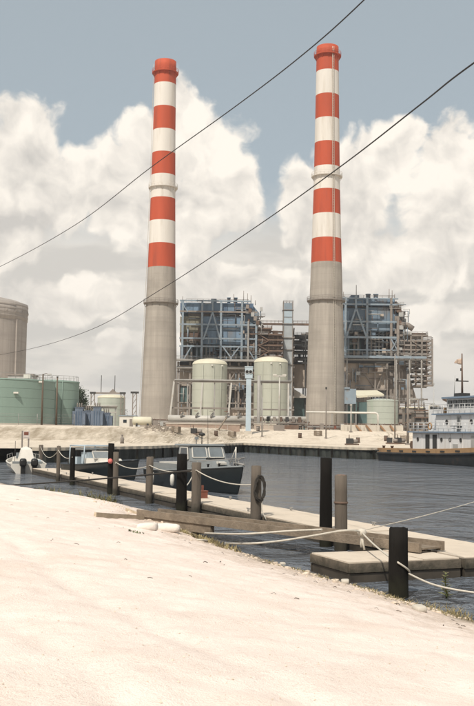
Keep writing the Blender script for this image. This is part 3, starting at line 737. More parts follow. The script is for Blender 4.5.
# ------------------------------------------------------------------ tanks and the reactor building
def tank(name, label, cx, Y, width, top, m, roof, dome, group=None, courses=5, base_py=None, bands=True):
    o = W(cx, 425, Y); s = Y / F_PX; r = width * s / 2
    bz = land_z(o.x, Y) - .1
    h = W(cx, top, Y).z - bz
    t = thing(name, label, 'tank', (o.x, Y + r, bz), 0, group)
    for k in range(courses):             # shell courses, each a ring of plate
        a, b = h * k / courses, h * (k + 1) / courses - (.03 if k < courses - 1 else 0)
        MB().lathe([(r, a), (r, b)], 64, caps=(False, False)).build('shell_course', m, t)
    if dome > 0: prof = [(r + .06, h - .15), (r + .06, h), (r, h + .05)] + [(r * math.cos(q), h + .05 + dome * math.sin(q)) for q in [math.pi / 2 * k / 8 for k in range(1, 8)]] + [(.02, h + .05 + dome)]
    else: prof = [(r + .08, h - .2), (r + .08, h + .05), (r * .5, h + .35), (.02, h + .5)]
    MB().lathe(prof, 56, caps=(False, True)).build('roof', roof, t)
    MB().lathe([(r + .3, 0), (r + .3, .5), (r, .5)], 48, caps=(False, False), smooth=False).build('base_ring', CONCL, t)
    rb = MB(); nn = 26; rr = r * .96; zz = h + (.12 if dome > 0 else .1)
    circ = [Vector((rr * math.cos(2 * math.pi * q / nn), rr * math.sin(2 * math.pi * q / nn), zz)) for q in range(nn + 1)]
    if dome <= 0:
        rb.tube([c + Vector((0, 0, 1)) for c in circ], .035, 4, caps=False)
        for c in circ[:-1]: rb.tube([c, c + Vector((0, 0, 1))], .03, 4)
        rb.build('railing', STEELG, t)
    return t, r, h
t, r, h = tank('storage_tank', 'cream domed tank next to the left chimney', 208.5, 262, 35.5, 363, CREAM, CREAMROOF, 1.5, 'cream domed tanks')
def tank_trim(t, r, h, angs):
    for a in angs:                       # vertical riser pipes and small lamps on the rim
        e = Vector((math.cos(a), math.sin(a), 0)) * (r + .18)
        MB().tube([e + Vector((0, 0, .2)), e + Vector((0, 0, h - .4))], .09, 6).build('riser_pipe', CREAM, t)
    for a in angs[:2]:
        e = Vector((math.cos(a + .5), math.sin(a + .5), 0)) * (r + .2)
        pbox(t, 'rim_lamp', HULLW, e + Vector((0, 0, h - .6)), (.4, .4, .35))
tank_trim(t, r, h, [R(250), R(285), R(310)])
t, r, h = tank('storage_tank', 'cream domed tank standing left of the right chimney', 271, 262, 34.5, 361, CREAM, CREAMROOF, 1.5, 'cream domed tanks')
tank_trim(t, r, h, [R(240), R(270), R(300)])
t, r, h = tank('storage_tank', 'pale green flat-topped tank right of the right chimney base', 385, 245, 31.5, 400, PALEGREEN, PALEGREEN, 0)
t, r, h = tank('storage_tank', 'large flat-topped green tank cut by the left edge', -25, 184, 131, 377.5, GREENT, GREENT, 0, 'green oil tanks', 5)
e = Vector((math.cos(R(300)), math.sin(R(300)), 0))
def tank_stair(t, r, h, a0, a1, m):
    b = MB(); n = 30; pa = []
    for k in range(n + 1):
        a = a0 + (a1 - a0) * k / n; z = .3 + (h - .4) * k / n
        p = Vector((math.cos(a) * (r + .5), math.sin(a) * (r + .5), z)); pa.append(Vector((math.cos(a) * (r + .95), math.sin(a) * (r + .95), z)))
        b.box(p, (.9, .35, .06), a)
    b.tube([q + Vector((0, 0, 1)) for q in pa], .04, 5); b.tube(pa, .05, 5)
    b.build('spiral_stair', m, t)
for a, zf in ((R(304), .70), (R(330), .96)):
    e = Vector((math.cos(a), math.sin(a), 0)) * (r + .35); pbox(t, 'floodlight', HULLW, e + Vector((0, 0, h * zf)), (.9, .6, .3))
t, r, h = tank('storage_tank', 'smaller green tank just right of the big green one', 47, 202, 53, 380.5, GREENT, GREENT, 0, 'green oil tanks', 5)
for a in (R(262), R(300)):
    e = Vector((math.cos(a), math.sin(a), 0)) * (r + .12); MB().tube([e + Vector((0, 0, .2)), e + Vector((0, 0, h))], .08, 6).build('riser_pipe', GREENT, t)
pbox(t, 'roof_hatch', HULLW, (-4, -7, h + .7), (1.4, 1.2, .8))
t, r, h = tank('storage_tank', 'small pale tank inside a steel goalpost frame by the blue equipment', 109, 262, 28, 397, PALEGREEN, CREAMROOF, .8)

Yc = 430; sc = Yc / F_PX; rc = 19.5
edge = W(24.5, 340, Yc)
t = thing('reactor_building', 'round concrete reactor building behind the green tanks at left', 'building', (edge.x - rc, Yc + 2, PLAT))
hc = W(0, 303, Yc).z - PLAT - .5
MB().lathe([(rc, -.5), (rc, hc * .40), (rc, hc - 7.5)], 72, caps=(False, False)).build('wall', CONT, t)
MB().lathe([(rc, hc - 7.5), (rc + .25, hc - 7.3), (rc + .25, hc), (rc - .6, hc + .2), (rc * .8, hc + 1.5), (rc * .5, hc + 2.8), (.05, hc + 3.5)], 72, caps=(False, True)).build('ring_girder', CONT, t)
for k in range(4): MB().lathe([(rc + .2, hc - 1.4 - k * 1.55), (rc + .36, hc - 1.4 - k * 1.55), (rc + .36, hc - .9 - k * 1.55), (rc + .2, hc - .9 - k * 1.55)], 72, caps=(False, False), smooth=False).build('tendon_ledge', CONT, t)
for a in range(3):
    an = R(-24 + 120 * a); e = Vector((math.cos(an), math.sin(an), 0)) * (rc - .2)
    pbox(t, 'buttress', CONT, e + Vector((0, 0, (hc - 7.5) / 2)), (1.6, 3.2, hc - 7.5), Matrix.Rotation(an, 3, 'Z'))
for a in range(0, 360, 15): pbox(t, 'tendon_anchor', CONT, (math.cos(R(a)) * (rc + .35), math.sin(R(a)) * (rc + .35), hc - 3.6), (.35, .6, 1.0), Matrix.Rotation(R(a), 3, 'Z'))
o = W(22, 400, 320)
t = thing('auxiliary_building', 'low grey block seen just above the green tanks', 'building', (o.x, 320, PLAT))
pbox(t, 'wall', GREYP, (0, 0, 8.0), (8, 8, 17)); pbox(t, 'roof', BROWNG, (0, 0, 16.8), (8.6, 8.6, .5))

# ------------------------------------------------------------------ left yard: blue equipment, goalpost frame, sheds, trees, poles
def ground_at(px, Y): o = W(px, 425, Y); return Vector((o.x, Y, land_z(o.x, Y)))
for i, (x, Y, w, h, lab) in enumerate(((79, 205, 2.6, 4.0, 'blue transformer nearest the green tank'), (88, 207, 2.2, 3.4, 'blue transformer second from the green tank'),
                               (97, 206, 2.4, 4.2, 'tall blue transformer in the middle of the blue row'), (106, 208, 2.6, 3.0, 'blue transformer at the right end of the blue row'))):
    g = ground_at(x, Y)
    t = thing('transformer', lab, 'transformer', g, 0, 'blue yard transformers')
    pbox(t, 'tank_body', BLUEU, (0, 0, h / 2 - .1), (w * .62, 1.6, h)); pbox(t, 'lid', BLUEU, (0, 0, h - .05), (w * .7, 1.8, .15))
    for sx in (-1, 1):
        for k in range(5): pbox(t, 'cooling_fin', BLUEU, (sx * w * .42, -.7 + .35 * k, h * .45), (w * .2, .08, h * .7))
    for k in range(3): MB().lathe([(.10, h), (.16, h + .2), (.09, h + .4), (.15, h + .6), (.05, h + .95)], 8, ((k - 1) * .45, 0, 0)).build('bushing', BROWNG, t)
    for k in range(3): pbox(t, 'radiator_rib', BLUED, ((k - 1) * .5, -.86, h * .45), (.14, .12, h * .7))
g = ground_at(92, 214)
t = thing('pipe_rack', 'low pale pipe rack behind the blue transformers', 'pipe rack', g)
for x in (-5, -2.5, 0, 2.5, 5): pbox(t, 'post', STEELG, (x, 0, 2.1), (.2, .2, 4.4))
for z in (3.2, 4.2): pbox(t, 'beam', PIPEW, (0, 0, z), (10.6, .3, .3))
for k in range(3): MB().tube([(-5.4, -.4 + .4 * k, 4.55), (5.4, -.4 + .4 * k, 4.55)], .17, 8).build('pipe', PIPEW, t)
# goalpost frame
gl, gr = ground_at(92, 255), ground_at(122, 255); w2 = (gr.x - gl.x) / 2; top = W(107, 393, 255).z - gl.z
t = thing('steel_goalpost_frame', 'dark steel goalpost frame around the small pale tank', 'frame', ((gl + gr) / 2))
for sx in (-1, 1):
    for o2 in (-.45, .45): pbox(t, 'post', BROWNG, (sx * w2 + o2, 0, top / 2), (.22, .22, top))
    for k in range(6): pbeam(t, 'lattice_bar', BROWNG, (sx * w2 - .45, 0, top * k / 6), (sx * w2 + .45, 0, top * (k + 1) / 6), .12)
    pbox(t, 'head', DARKST, (sx * w2, 0, top), (1.5, .6, .5))
pbox(t, 'crossbeam', BROWNG, (0, 0, top - .05), (2 * w2, .35, .4))
for sx in (-.35, .35): MB().tube([(sx * w2 * 1.3, 0, top), (sx * w2 * 1.3, 0, top + 4.6)], .09, 6).build('mast', DARKST, t)
a = W(110, 396, 255)
MB().add([(0.2, -.1, top + .0), (2.4, -.1, top + 0), (1.3, -.1, top + 1.1), (0.2, .5, top + 0), (2.4, .5, top + 0), (1.3, .5, top + 1.1)], [(0, 1, 2), (5, 4, 3), (0, 3, 4, 1), (1, 4, 5, 2), (2, 5, 3, 0)]).build('gable_bracket', BROWNG, t)
gl = ground_at(134, 262)
t = thing('lattice_post', 'dark lattice post standing just left of the left chimney', 'frame', gl)
for o2 in (-.5, .5): pbox(t, 'post', BROWNG, (o2, 0, 4.8), (.25, .25, 9.8))
for k in range(6): pbeam(t, 'lattice_bar', BROWNG, (-.5, 0, 9.6 * k / 6), (.5, 0, 9.6 * (k + 1) / 6), .14)
pbox(t, 'head', DARKST, (0, 0, 9.5), (2.2, .5, .5))
# white shed with a dark door and hatch
g = ground_at(128, 232)
t = thing('shed', 'small white shed with flat roof in front of the left chimney', 'shed', g)
pbox(t, 'wall', HULLW, (0, 0, 1.3), (3.8, 3, 2.8)); pbox(t, 'roof', PALEBLUE, (0, 0, 2.78), (4.2, 3.4, .2))
pbox(t, 'door', BROWNG, (.9, -1.53, 1.0), (.8, .1, 2.0)); pbox(t, 'window', GLASSD, (-.6, -1.53, 1.5), (.8, .1, .7))
# horizontal cylindrical tank
g = ground_at(142, 216)
t = thing('fuel_trailer', 'cream horizontal cylinder tank on saddles at the foot of the left chimney', 'tank', g, R(8))
b = MB(); rings = []
for x, rr in ((-2.2, .05), (-2.15, .5), (-2.0, .8), (-1.8, .92), (1.8, .92), (2.0, .8), (2.15, .5), (2.2, .05)):
    rings.append([(x, rr * math.cos(2 * math.pi * k / 20), 1.5 + rr * math.sin(2 * math.pi * k / 20)) for k in range(20)])
b.loft(rings, caps=True).build('barrel', CREAMROOF, t)
for x in (-1.2, 1.2): pbox(t, 'saddle', DARKST, (x, 0, .4), (.4, 1.6, 1.0))
pbox(t, 'end_cabinet', BROWNG, (2.9, 0, .8), (1.1, 1.5, 1.8))
for i, (x, Y, h, lab) in enumerate(((41.5, 170, 10.4, 'dark lamp pole with a small head in front of the green tanks'), (56, 170, 9.6, 'bare dark pole in front of the smaller green tank'))):
    g = ground_at(x, Y); t = thing('pole', lab, 'pole', g, 0, 'poles by the green tanks')
    h = W(x, 374 if i == 0 else 377.5, Y).z - g.z
    MB().tube([(0, 0, -.4), (0, 0, h)], [.19, .13], 8).build('shaft', POLEW, t)
    if i == 0: MB().tube([(0, 0, h - .1), (.5, -.1, h + .1), (1.0, -.2, h)], .06, 6).build('arm', POLEW, t); pbox(t, 'lamp_head', GREYP, (1.1, -.2, h - .05), (.7, .3, .22))
    else: MB().lathe([(.14, h), (.2, h + .06), (.12, h + .2)], 8).build('pole_cap', DARKST, t)

def tree(name, label, base, h, rad, n, seed, m=LEAFD):
    rnd = random.Random(seed)
    t = thing(name, label, 'tree', base)
    b = MB().tube([(0, 0, -.3), (.1, 0, h * .3), (-.1, .1, h * .6), (0, 0, h * .85)], [.3, .22, .14, .05], 7)
    for k in range(6):
        a = rnd.uniform(0, 6.28); b.tube([(0, 0, h * (.3 + .08 * k)), (math.cos(a) * rad * .7, math.sin(a) * rad * .7, h * (.5 + .08 * k))], [.11, .03], 5)
    b.build('trunk', BARK, t)
    c = MB()
    lumps = [(rnd.gauss(0, rad * .45), rnd.gauss(0, rad * .45), h * rnd.uniform(.42, .95)) for _ in range(12)]
    for i in range(n):
        lx, ly, lz = rnd.choice(lumps); p = Vector((lx + rnd.gauss(0, rad * .2), ly + rnd.gauss(0, rad * .2), lz + rnd.gauss(0, h * .07)))
        u = Vector((rnd.gauss(0, 1), rnd.gauss(0, 1), rnd.gauss(0, 1))).normalized(); v = u.orthogonal().normalized(); sz = rnd.uniform(.12, .26)
        c.add([p - u * sz, p + v * sz * .5, p + u * sz, p - v * sz * .5], [(0, 1, 2, 3)])
    c.build('crown', m, t)
    return t
tree('tree', 'dark bushy tree peeping out right of the smaller green tank', ground_at(77, 236), 9.2, 2.2, 2600, 3)
for i, (x, Y, h, lab) in enumerate(((86, 300, 6, 'low dark tree behind the blue transformers'), (116, 330, 6.5, 'low dark tree behind the small pale tank'), (300, 520, 10, 'distant dark tree between lift tower and right chimney'), (412, 420, 10, 'dark tree behind the machinery right of the boiler galleries'))):
    tree('tree', lab, ground_at(x, Y), h, 3.0, 2200, 20 + i)

# chain link fence on the berm in front of the green tanks
def fence(label, pts, h=2.0, step=3.0):
    t = thing('mesh_fence', label, 'fence', (0, 0, 0)); w = MB()
    for a, b in zip(pts, pts[1:]):
        a, b = Vector(a), Vector(b); k = max(1, round((b - a).length / step))
        for i in range(k + 1):
            p = a.lerp(b, i / k); p.z = land_z(p.x, p.y)
            if i < k or b == Vector(pts[-1]): MB().tube([p - Vector((0, 0, .2)), p + Vector((0, 0, h))], .045, 5).build('fence_post', STEELG, t)
            if i: 
                for f in (.08, .3, .5, .7, .98): w.tube([prev + Vector((0, 0, h * f)), p + Vector((0, 0, h * f))], .014, 4)
                for j in range(12):
                    q0 = prev.lerp(p, j / 12); q1 = prev.lerp(p, (j + 1.5) / 12); w.tube([q0 + Vector((0, 0, h * .05)), q1 + Vector((0, 0, h * .98))], .008, 3); 
            prev = p
    w.build('wire_mesh', STEELG, t)
fence('thin wire fence along the crest below the green tanks', [(W(-20, 425, 168).x, 168, 0), (W(74, 425, 172).x, 172, 0)])

# ------------------------------------------------------------------ middle yard: pipe trestle, big pipe, posts
YR = 228; sr = YR / F_PX
g = ground_at(228, YR)
t = thing('pipe_trestle', 'long steel trestle with raking legs carrying pipes past the cream tanks', 'pipe rack', (g.x, YR, g.z))
zr = lambda py: W(228, py, YR).z - g.z
xr = lambda px: (px - 228) * sr
pbox(t, 'top_beam', BROWNG, (xr(232), 0, zr(381.5)), (xr(291) - xr(174), .5, .55))
MB().tube([(xr(174), -.3, zr(380.6)), (xr(291), -.3, zr(380.6))], .2, 8).build('pipe', STEELG, t)
pbox(t, 'lower_beam', BROWNG, (xr(205), 0, zr(408.5)), (xr(245) - xr(168), .4, .4))
pbox(t, 'lower_beam', BROWNG, (xr(270), .3, zr(409)), (xr(295) - xr(247), .35, .35))
for px, lean in ((173.5, -4.5), (202, -2.5), (231, -4.0), (288, 0)):
    for yo in (-1.2, 1.2): pbeam(t, 'raking_leg', PIPEW, (xr(px), 0, zr(381.5)), (xr(px + lean), yo, -.2), .38)
    pbeam(t, 'tie', PIPEW, (xr(px + lean * .6), -.8, zr(408)), (xr(px + lean * .6), .8, zr(408)), .2)
for px in (187, 214, 261): pbox(t, 'post', STEELG, (xr(px), .2, zr(381.5) / 2), (.28, .28, zr(381.5)))
YP = 216; g = ground_at(208, YP); sp = YP / F_PX
t = thing('pipeline', 'thick pale grey pipeline low on blocks in front of the left cream tank', 'pipe', (g.x, YP, g.z))
zp = lambda py: W(208, py, YP).z - g.z; xp = lambda px: (px - 208) * sp
MB().tube([(xp(168), 0, zp(419)), (xp(246), 0, zp(419))], .78, 18).build('main_pipe', PIPEW, t)
MB().tube([(xp(164), -.6, zp(413)), (xp(250), -.6, zp(413))], .36, 12).build('upper_pipe', STEELG, t)
MB().tube([(xp(164), -1.3, zp(423.5)), (xp(245), -1.3, zp(423.5))], .3, 10).build('lower_pipe', BROWNG, t)
for px in (176, 190, 204, 218, 232, 243):
    MB().lathe([(.78, -.12), (.95, -.12), (.95, .12), (.78, .12)], 20, caps=(False, False), smooth=False).build('flange', STEELG, t)
    f = t.children[-1]; f.rotation_euler = (0, R(90), 0); f.location = (xp(px), 0, zp(419))
    pbox(t, 'saddle', CONCL, (xp(px + 3), 0, zp(424) / 2 - .2), (.8, 2.4, max(.5, zp(424) + .4)))
for k, px in enumerate((181, 196, 211, 226, 238)):
    e = MB().tube([(xp(px), -.4, zp(419)), (xp(px), -.9, zp(416)), (xp(px) + .6, -1.0, zp(413))], .22, 8).build('branch_pipe', STEELG, t)
    MB().lathe([(.05, 0), (.45, .02), (.45, .1), (.05, .12)], 14, (xp(px), -1.3, zp(411.5))).build('valve_wheel', REDBOX if k % 2 else BROWNG, t)
# second run and machinery between the tanks and the right chimney
g = ground_at(275, 222)
t = thing('pipeline', 'pale pipeline with dark valves under the right cream tank', 'pipe', (g.x, 222, g.z))
z0 = W(275, 418.5, 222).z - g.z; sx = 222 / F_PX
MB().tube([(-29 * sx, 0, z0), (31 * sx, 0, z0)], .55, 14).build('main_pipe', PIPEW, t)
MB().tube([(-29 * sx, -.8, z0 - 1.1), (30 * sx, -.8, z0 - 1.1)], .25, 10).build('lower_pipe', BROWNG, t)
for k in range(9):
    x = (-26 + 6.3 * k) * sx; pbox(t, 'valve_body', [DARKST, BROWNG, RUSTB][k % 3], (x, -.7, z0 - .2), (.7, .7, 1.1)); pbox(t, 'saddle', BROWNG, (x + .7, 0, z0 / 2 - .3), (.3, 1.4, z0))
pbox(t, 'pump_skid', RUSTB, (12 * sx, -2.0, .5), (5, 1.6, 1.0)); pbox(t, 'tank_stand', DARKST, (4 * sx, 2.6, z0 + .4), (9, .5, .5))
# pipe crossing in front of right chimney
g = ground_at(342, 232)
t = thing('overhead_pipe', 'white pipe crossing low in front of the right chimney', 'pipe', (g.x, 232, g.z)); sx = 232 / F_PX
z0 = W(342, 412.5, 232).z - g.z
MB().tube([(-36 * sx, 0, z0), (33 * sx, 0, z0), (35 * sx, 0, z0 - .15), (36 * sx, 0, z0 - .6), (36 * sx, 0, 0)], .24, 12).build('pipe_run', HULLW, t)
for k in (-34, -10, 14): pbox(t, 'post', STEELG, (k * sx, 0, z0 / 2), (.22, .22, z0))

# pale blue marker column with two dark round holes in its head
g = G(248, 441, 1.55)
g.z = land_z(g.x, g.y)
t = thing('marker_column', 'tall pale blue column with two round dark holes in its head', 'column', (g.x, g.y, g.z))
sm = g.y / F_PX; H = W(248, 367, g.y).z - g.z
pbox(t, 'shaft', PALECOL, (0, 0, H * .42), (5.0 * sm, 1.0, H * .86)); pbox(t, 'head', PALECOL, (0, -.05, H * .915), (7.6 * sm, 1.2, H * .17))
pbox(t, 'head_cap', PALECOL, (0, -.05, H), (8.4 * sm, 1.35, .2)); pbox(t, 'foot', CONCL, (0, 0, .3), (8 * sm, 1.6, .7))
for sx in (-1, 1):
    o = MB().lathe([(.30, 0), (.30, .14)], 18).build('round_opening', BLACKR, t); o.rotation_euler = (R(90), 0, 0); o.location = (sx * 1.75 * sm, -.6, H * .925)
    o = MB().lathe([(.30, 0), (.38, 0), (.38, .2), (.30, .2)], 18, caps=(False, False), smooth=False).build('opening_rim', GREYP, t); o.rotation_euler = (R(90), 0, 0); o.location = (sx * 1.75 * sm, -.6, H * .925)

def slim_pole(name, label, px, ytop, ybase, Y, w, m, group=None, head=None):
    p = W(px, ybase, Y); gz = land_z(p.x, Y); H = W(px, ytop, Y).z - gz
    t = thing(name, label, 'pole', (p.x, Y, gz), 0, group)
    MB().tube([(0, 0, -.3), (0, 0, H)], [w, w * .7], 8).build('shaft', m, t)
    pbox(t, 'base_plate', BROWNG, (0, 0, .1), (w * 4, w * 4, .3))
    return t, H
t, H = slim_pole('lamp_post', 'pale T-headed lamp post in front of the right cream tank', 279, 376, 434, 205, .17, PIPEW)
pbox(t, 'lamp_arm', PIPEW, (0, 0, H), (2.6, .4, .3)); pbox(t, 'equipment_box', BROWNG, (0, -.1, .5), (2.2, 1.2, 1.4))
for sx in (-1, 1): pbox(t, 'lamp', HULLW, (sx * 1.0, 0, H + .22), (.8, .5, .25))
t, H = slim_pole('pole', 'slim grey pole just right of the pale blue column', 262, 397, 436, 190, .12, STEELG); pbox(t, 'junction_box', BROWNG, (0, -.2, H * .25), (.5, .35, .7))
t, H = slim_pole('pole', 'thin dark pole against the lower right chimney', 326, 388, 440, 185, .12, BROWNG)
pbox(t, 'top_fitting', DARKST, (0, 0, H), (.3, .3, .4))
t, H = slim_pole('pole', 'tall thin dark pole in front of the pale green tank', 395, 352, 440, 178, .13, BROWNG)
pbox(t, 'top_fitting', DARKST, (0, 0, H), (.3, .3, .4)); MB().tube([(0, 0, H - .2), (0, 0, H + 1.2)], .04, 5).build('tip', DARKST, t)
t, H = slim_pole('pole', 'thin pole just left of the tug deckhouse', 408, 372, 440, 172, .22, BROWNG); pbox(t, 'top_fitting', DARKST, (0, 0, H), (.5, .4, .5))
t, H = slim_pole('pole', 'slender pole rising from the yard left of the tug mast', 434, 384, 440, 190, .09, GREYP); pbox(t, 'top_fitting', GREYP, (0, 0, H), (.25, .25, .4))
t, H = slim_pole('pole', 'short pale pole beside the right chimney foot', 351, 405, 440, 200, .14, PIPEW); pbox(t, 'top_fitting', PIPEW, (0, 0, H), (.4, .3, .3))

# buildings at the foot of the right boiler
g = ground_at(372, 290); sx = 290 / F_PX
t = thing('lean_to_shed', 'low building with pale sloping roof left of the pale green tank', 'shed', (g.x, 290, g.z))
zz2 = lambda py: W(372, py, 290).z - g.z
pbox(t, 'wall', TEALD, (0, 4, zz2(402) / 2), (34 * sx, 6, zz2(402)))
MB().add([(-15 * sx, 0, zz2(396)), (12 * sx, 0, zz2(394)), (9 * sx, 8, zz2(389)), (-17 * sx, 8, zz2(389.5)), (-15 * sx, 0, zz2(398)), (12 * sx, 0, zz2(396)), (9 * sx, 8, zz2(391)), (-17 * sx, 8, zz2(391.5))], [(0, 1, 2, 3), (7, 6, 5, 4), (0, 4, 5, 1), (1, 5, 6, 2), (2, 6, 7, 3), (3, 7, 4, 0)]).build('roof', CREAMROOF, t)
pbox(t, 'column', DARKST, (-14 * sx, .4, zz2(398) / 2), (.4, .4, zz2(398))); pbox(t, 'column', DARKST, (11 * sx, .4, zz2(397) / 2), (.4, .4, zz2(397)))
g = ground_at(350, 285); sx = 285 / F_PX
t = thing('equipment_cabinet', 'pale blue box on dark legs tucked right of the right chimney', 'equipment', (g.x, 285, g.z))
a, b = W(350, 389, 285).z - g.z, W(350, 404, 285).z - g.z
pbox(t, 'body', PALEBLUE, (0, 0, (a + b) / 2), (11 * sx, 3, a - b))
for q in (-1, 1):
    for w_ in (-1, 1): pbox(t, 'leg', DARKST, (q * 4.6 * sx, w_ * 1.2, b / 2), (.3, .3, b))
pbox(t, 'hood', PALEBLUE, (-1, -.2, a + .2), (5 * sx, 3.3, .4))
# low sandy retaining wall with rusty braces
g = ground_at(372, 205); sx = 205 / F_PX
t = thing('retaining_wall', 'low sand-coloured wall with rusty raking braces below the pale green tank', 'wall', (g.x, 205, g.z - .4))
pbox(t, 'wall_body', CONCL, (0, 0, .7), (62 * sx, .5, 2.0))
for k, px in enumerate((-16, -6, 8, 18)): pbeam(t, 'raking_brace', mat('rusty_brace', (.27, .16, .09), .85, .3, 1.0), (px * sx, -.3, 1.6), (px * sx + 1.0, -1.6, .2), .35, .25)
for k in range(4): pbox(t, 'buttress', CONCL, ((-26 + 16 * k) * sx, -.4, .6), (.6, .5, 1.8))
# clutter of drums, crates and machines along the quay and the yard
def drum(b, c, r, h): b.lathe([(r, 0), (r, h * .33), (r * 1.04, h * .34), (r, h * .36), (r, h * .66), (r * 1.04, h * .67), (r, h * .69), (r, h)], 14, c); return b
rnd = random.Random(5)
clut = [(258, 431, 'd'), (292, 428, 'm'), (300, 438, 'd'), (318, 436, 'c'), (352, 445, 'm'), (358, 443, 'd'), (386, 441, 'd'), (392, 444, 'm'), (400, 444, 'm'), (404, 441, 'c'), (232, 437, 'c'), (216, 436, 'd'), (196, 435, 'm'), (176, 433, 'c')]
words = {'d': ('drum', 'rusty steel drum'), 'c': ('crate', 'timber crate'), 'm': ('pump', 'dark pump set on a skid')}
near = {258: 'beside the slim grey pole', 268: 'between the grey pole and T-headed lamp', 292: 'right of the T-headed lamp post', 300: 'on the sand left of the right chimney', 312: 'at the quay edge below the right chimney', 318: 'at the foot of the right chimney',
        342: 'on the quay right of the right chimney', 352: 'among the quay clutter left of the tug', 358: 'between two pumps on the quay', 362: 'near the tug stern', 386: 'in front of the low wall by the thin pole', 392: 'behind the tug stern', 400: 'nearest the tug deckhouse', 404: 'behind the tug deckhouse corner', 232: 'left of the pale blue column', 216: 'below the pipeline left of the column', 196: 'below the pipeline behind the grey cabin boat', 176: 'under the left end of the pipeline'}
for px, py, k in clut:
    Y = 150
    for q in range(400):                   # walk the ray to the ground
        p = W(px, py, Y)
        if land_z(p.x, p.y) >= p.z: break
        Y += .4
    nm, wd = words[k]; p.z = land_z(p.x, p.y)
    t = thing(nm, wd + ' ' + near[px], nm, p, rnd.uniform(-.6, .6))
    if k == 'd': drum(MB(), (0, 0, -.05), .35, .95).build('shell', rnd.choice([RUSTB, BROWNG]), t); MB().lathe([(.37, .9), (.37, .97), (.3, .95)], 14).build('lid', DARKST, t)
    elif k == 'c':
        for j in range(5): pbox(t, 'slat', TIMBER, (0, -.5, .1 + .2 * j), (1.3, .06, .16)); pbox(t, 'slat', TIMBER, (0, .5, .1 + .2 * j), (1.3, .06, .16))
        for sx_ in (-.6, .6): pbox(t, 'end_board', TIMBER, (sx_, 0, .5), (.06, 1.0, 1.05))
    else:
        pbox(t, 'skid', RUSTB, (0, 0, .1), (2.2, .9, .25)); pbox(t, 'engine', DARKST, (-.4, 0, .65), (1.0, .8, .9))
        MB().tube([(.2, 0, .6), (1.0, 0, .6)], .33, 12).build('casing', BROWNG, t); MB().tube([(-.5, 0, 1.1), (-.5, 0, 1.7)], .07, 6).build('exhaust', RUSTB, t)

# machinery jumble right of the boiler, above the tug
for px, Y, h, w, m, lab in ((405, 300, 9, 5, BROWNG, 'brown machinery tower below the open galleries'), (413, 270, 8, 5, CREAMROOF, 'cream-roofed plant room rising behind the tug deckhouse'), (423, 250, 6, 5, BROWNG, 'low brown plant room left of the tug wheelhouse')):
    g = ground_at(px, Y); t = thing('plant_room', lab, 'building', g)
    pbox(t, 'wall', BROWNG if m is not RUSTB else RUSTB, (0, 0, h * .4), (w, w, h * .8)); pbox(t, 'roof', m, (0, 0, h * .82), (w + .6, w + .6, .35))
    for j in range(3): pbox(t, 'column', DARKST, (-w / 2 + j * w / 2, -w / 2 - .3, h * .5), (.25, .25, h)); pbox(t, 'floor_beam', RUSTB, (0, -w / 2 - .3, h * (.3 + .3 * j)), (w + .4, .3, .3))
    for j in range(4): pbox(t, 'opening', DARKST, (-w * .33 + (j % 2) * w * .6, -w / 2 - .04, h * (.2 + .32 * (j // 2))), (w * .3, .12, h * .16))
    rail(MB(), [(-w / 2, -w / 2 - .3, h), (w / 2, -w / 2 - .3, h), (w / 2, w / 2, h)], 1.1, .05, 1.3, n=4).build('railing', STEELG, t)
    MB().tube([(w * .2, -w / 2 - .6, 0), (w * .2, -w / 2 - .6, h * 1.1), (w * .7, -w / 2 - .6, h * 1.1)], .22, 8).build('pipe', [PIPEW, STEELG, BROWNG][int(px) % 3], t)

# dark post standing in for a person-like figure on the quay and sign board
g = G(122, 443, 1.5)
t = thing('figure_post', 'dark bottle-shaped post standing in for a person-like figure on the sandy quay strip', 'bollard', (g.x, g.y, land_z(g.x, g.y)))
MB().lathe([(.26, -.2), (.26, .75), (.22, .86), (.12, .95), (.12, 1.18), (.15, 1.22), (.15, 1.28)], 14).build('post', BROWNG, t); MB().lathe([(.28, .05), (.31, .05), (.31, .15), (.28, .15)], 14, caps=(False, False)).build('band', RUSTB, t)
g = G(25, 447.5, 1.5)
t = thing('sign', 'small reddish sign board on two posts behind the white skiff', 'sign', (g.x, g.y, land_z(g.x, g.y))); sx = g.y / F_PX
for q in (-3.2, 3.2): pbox(t, 'post', BROWNG, (q * sx, 0, .8), (.12, .12, 1.9))
b0 = pbox(t, 'board', SIGNR, (.1, -.09, 1.35), (6.6 * sx, .06, .75)); pbox(t, 'red_panel', REDBOX, (.1, -.13, 1.48), (4.4 * sx, .03, .3))
pbox(t, 'red_panel', SIGNR, (.1, -.13, 1.15), (5 * sx, .025, .12))

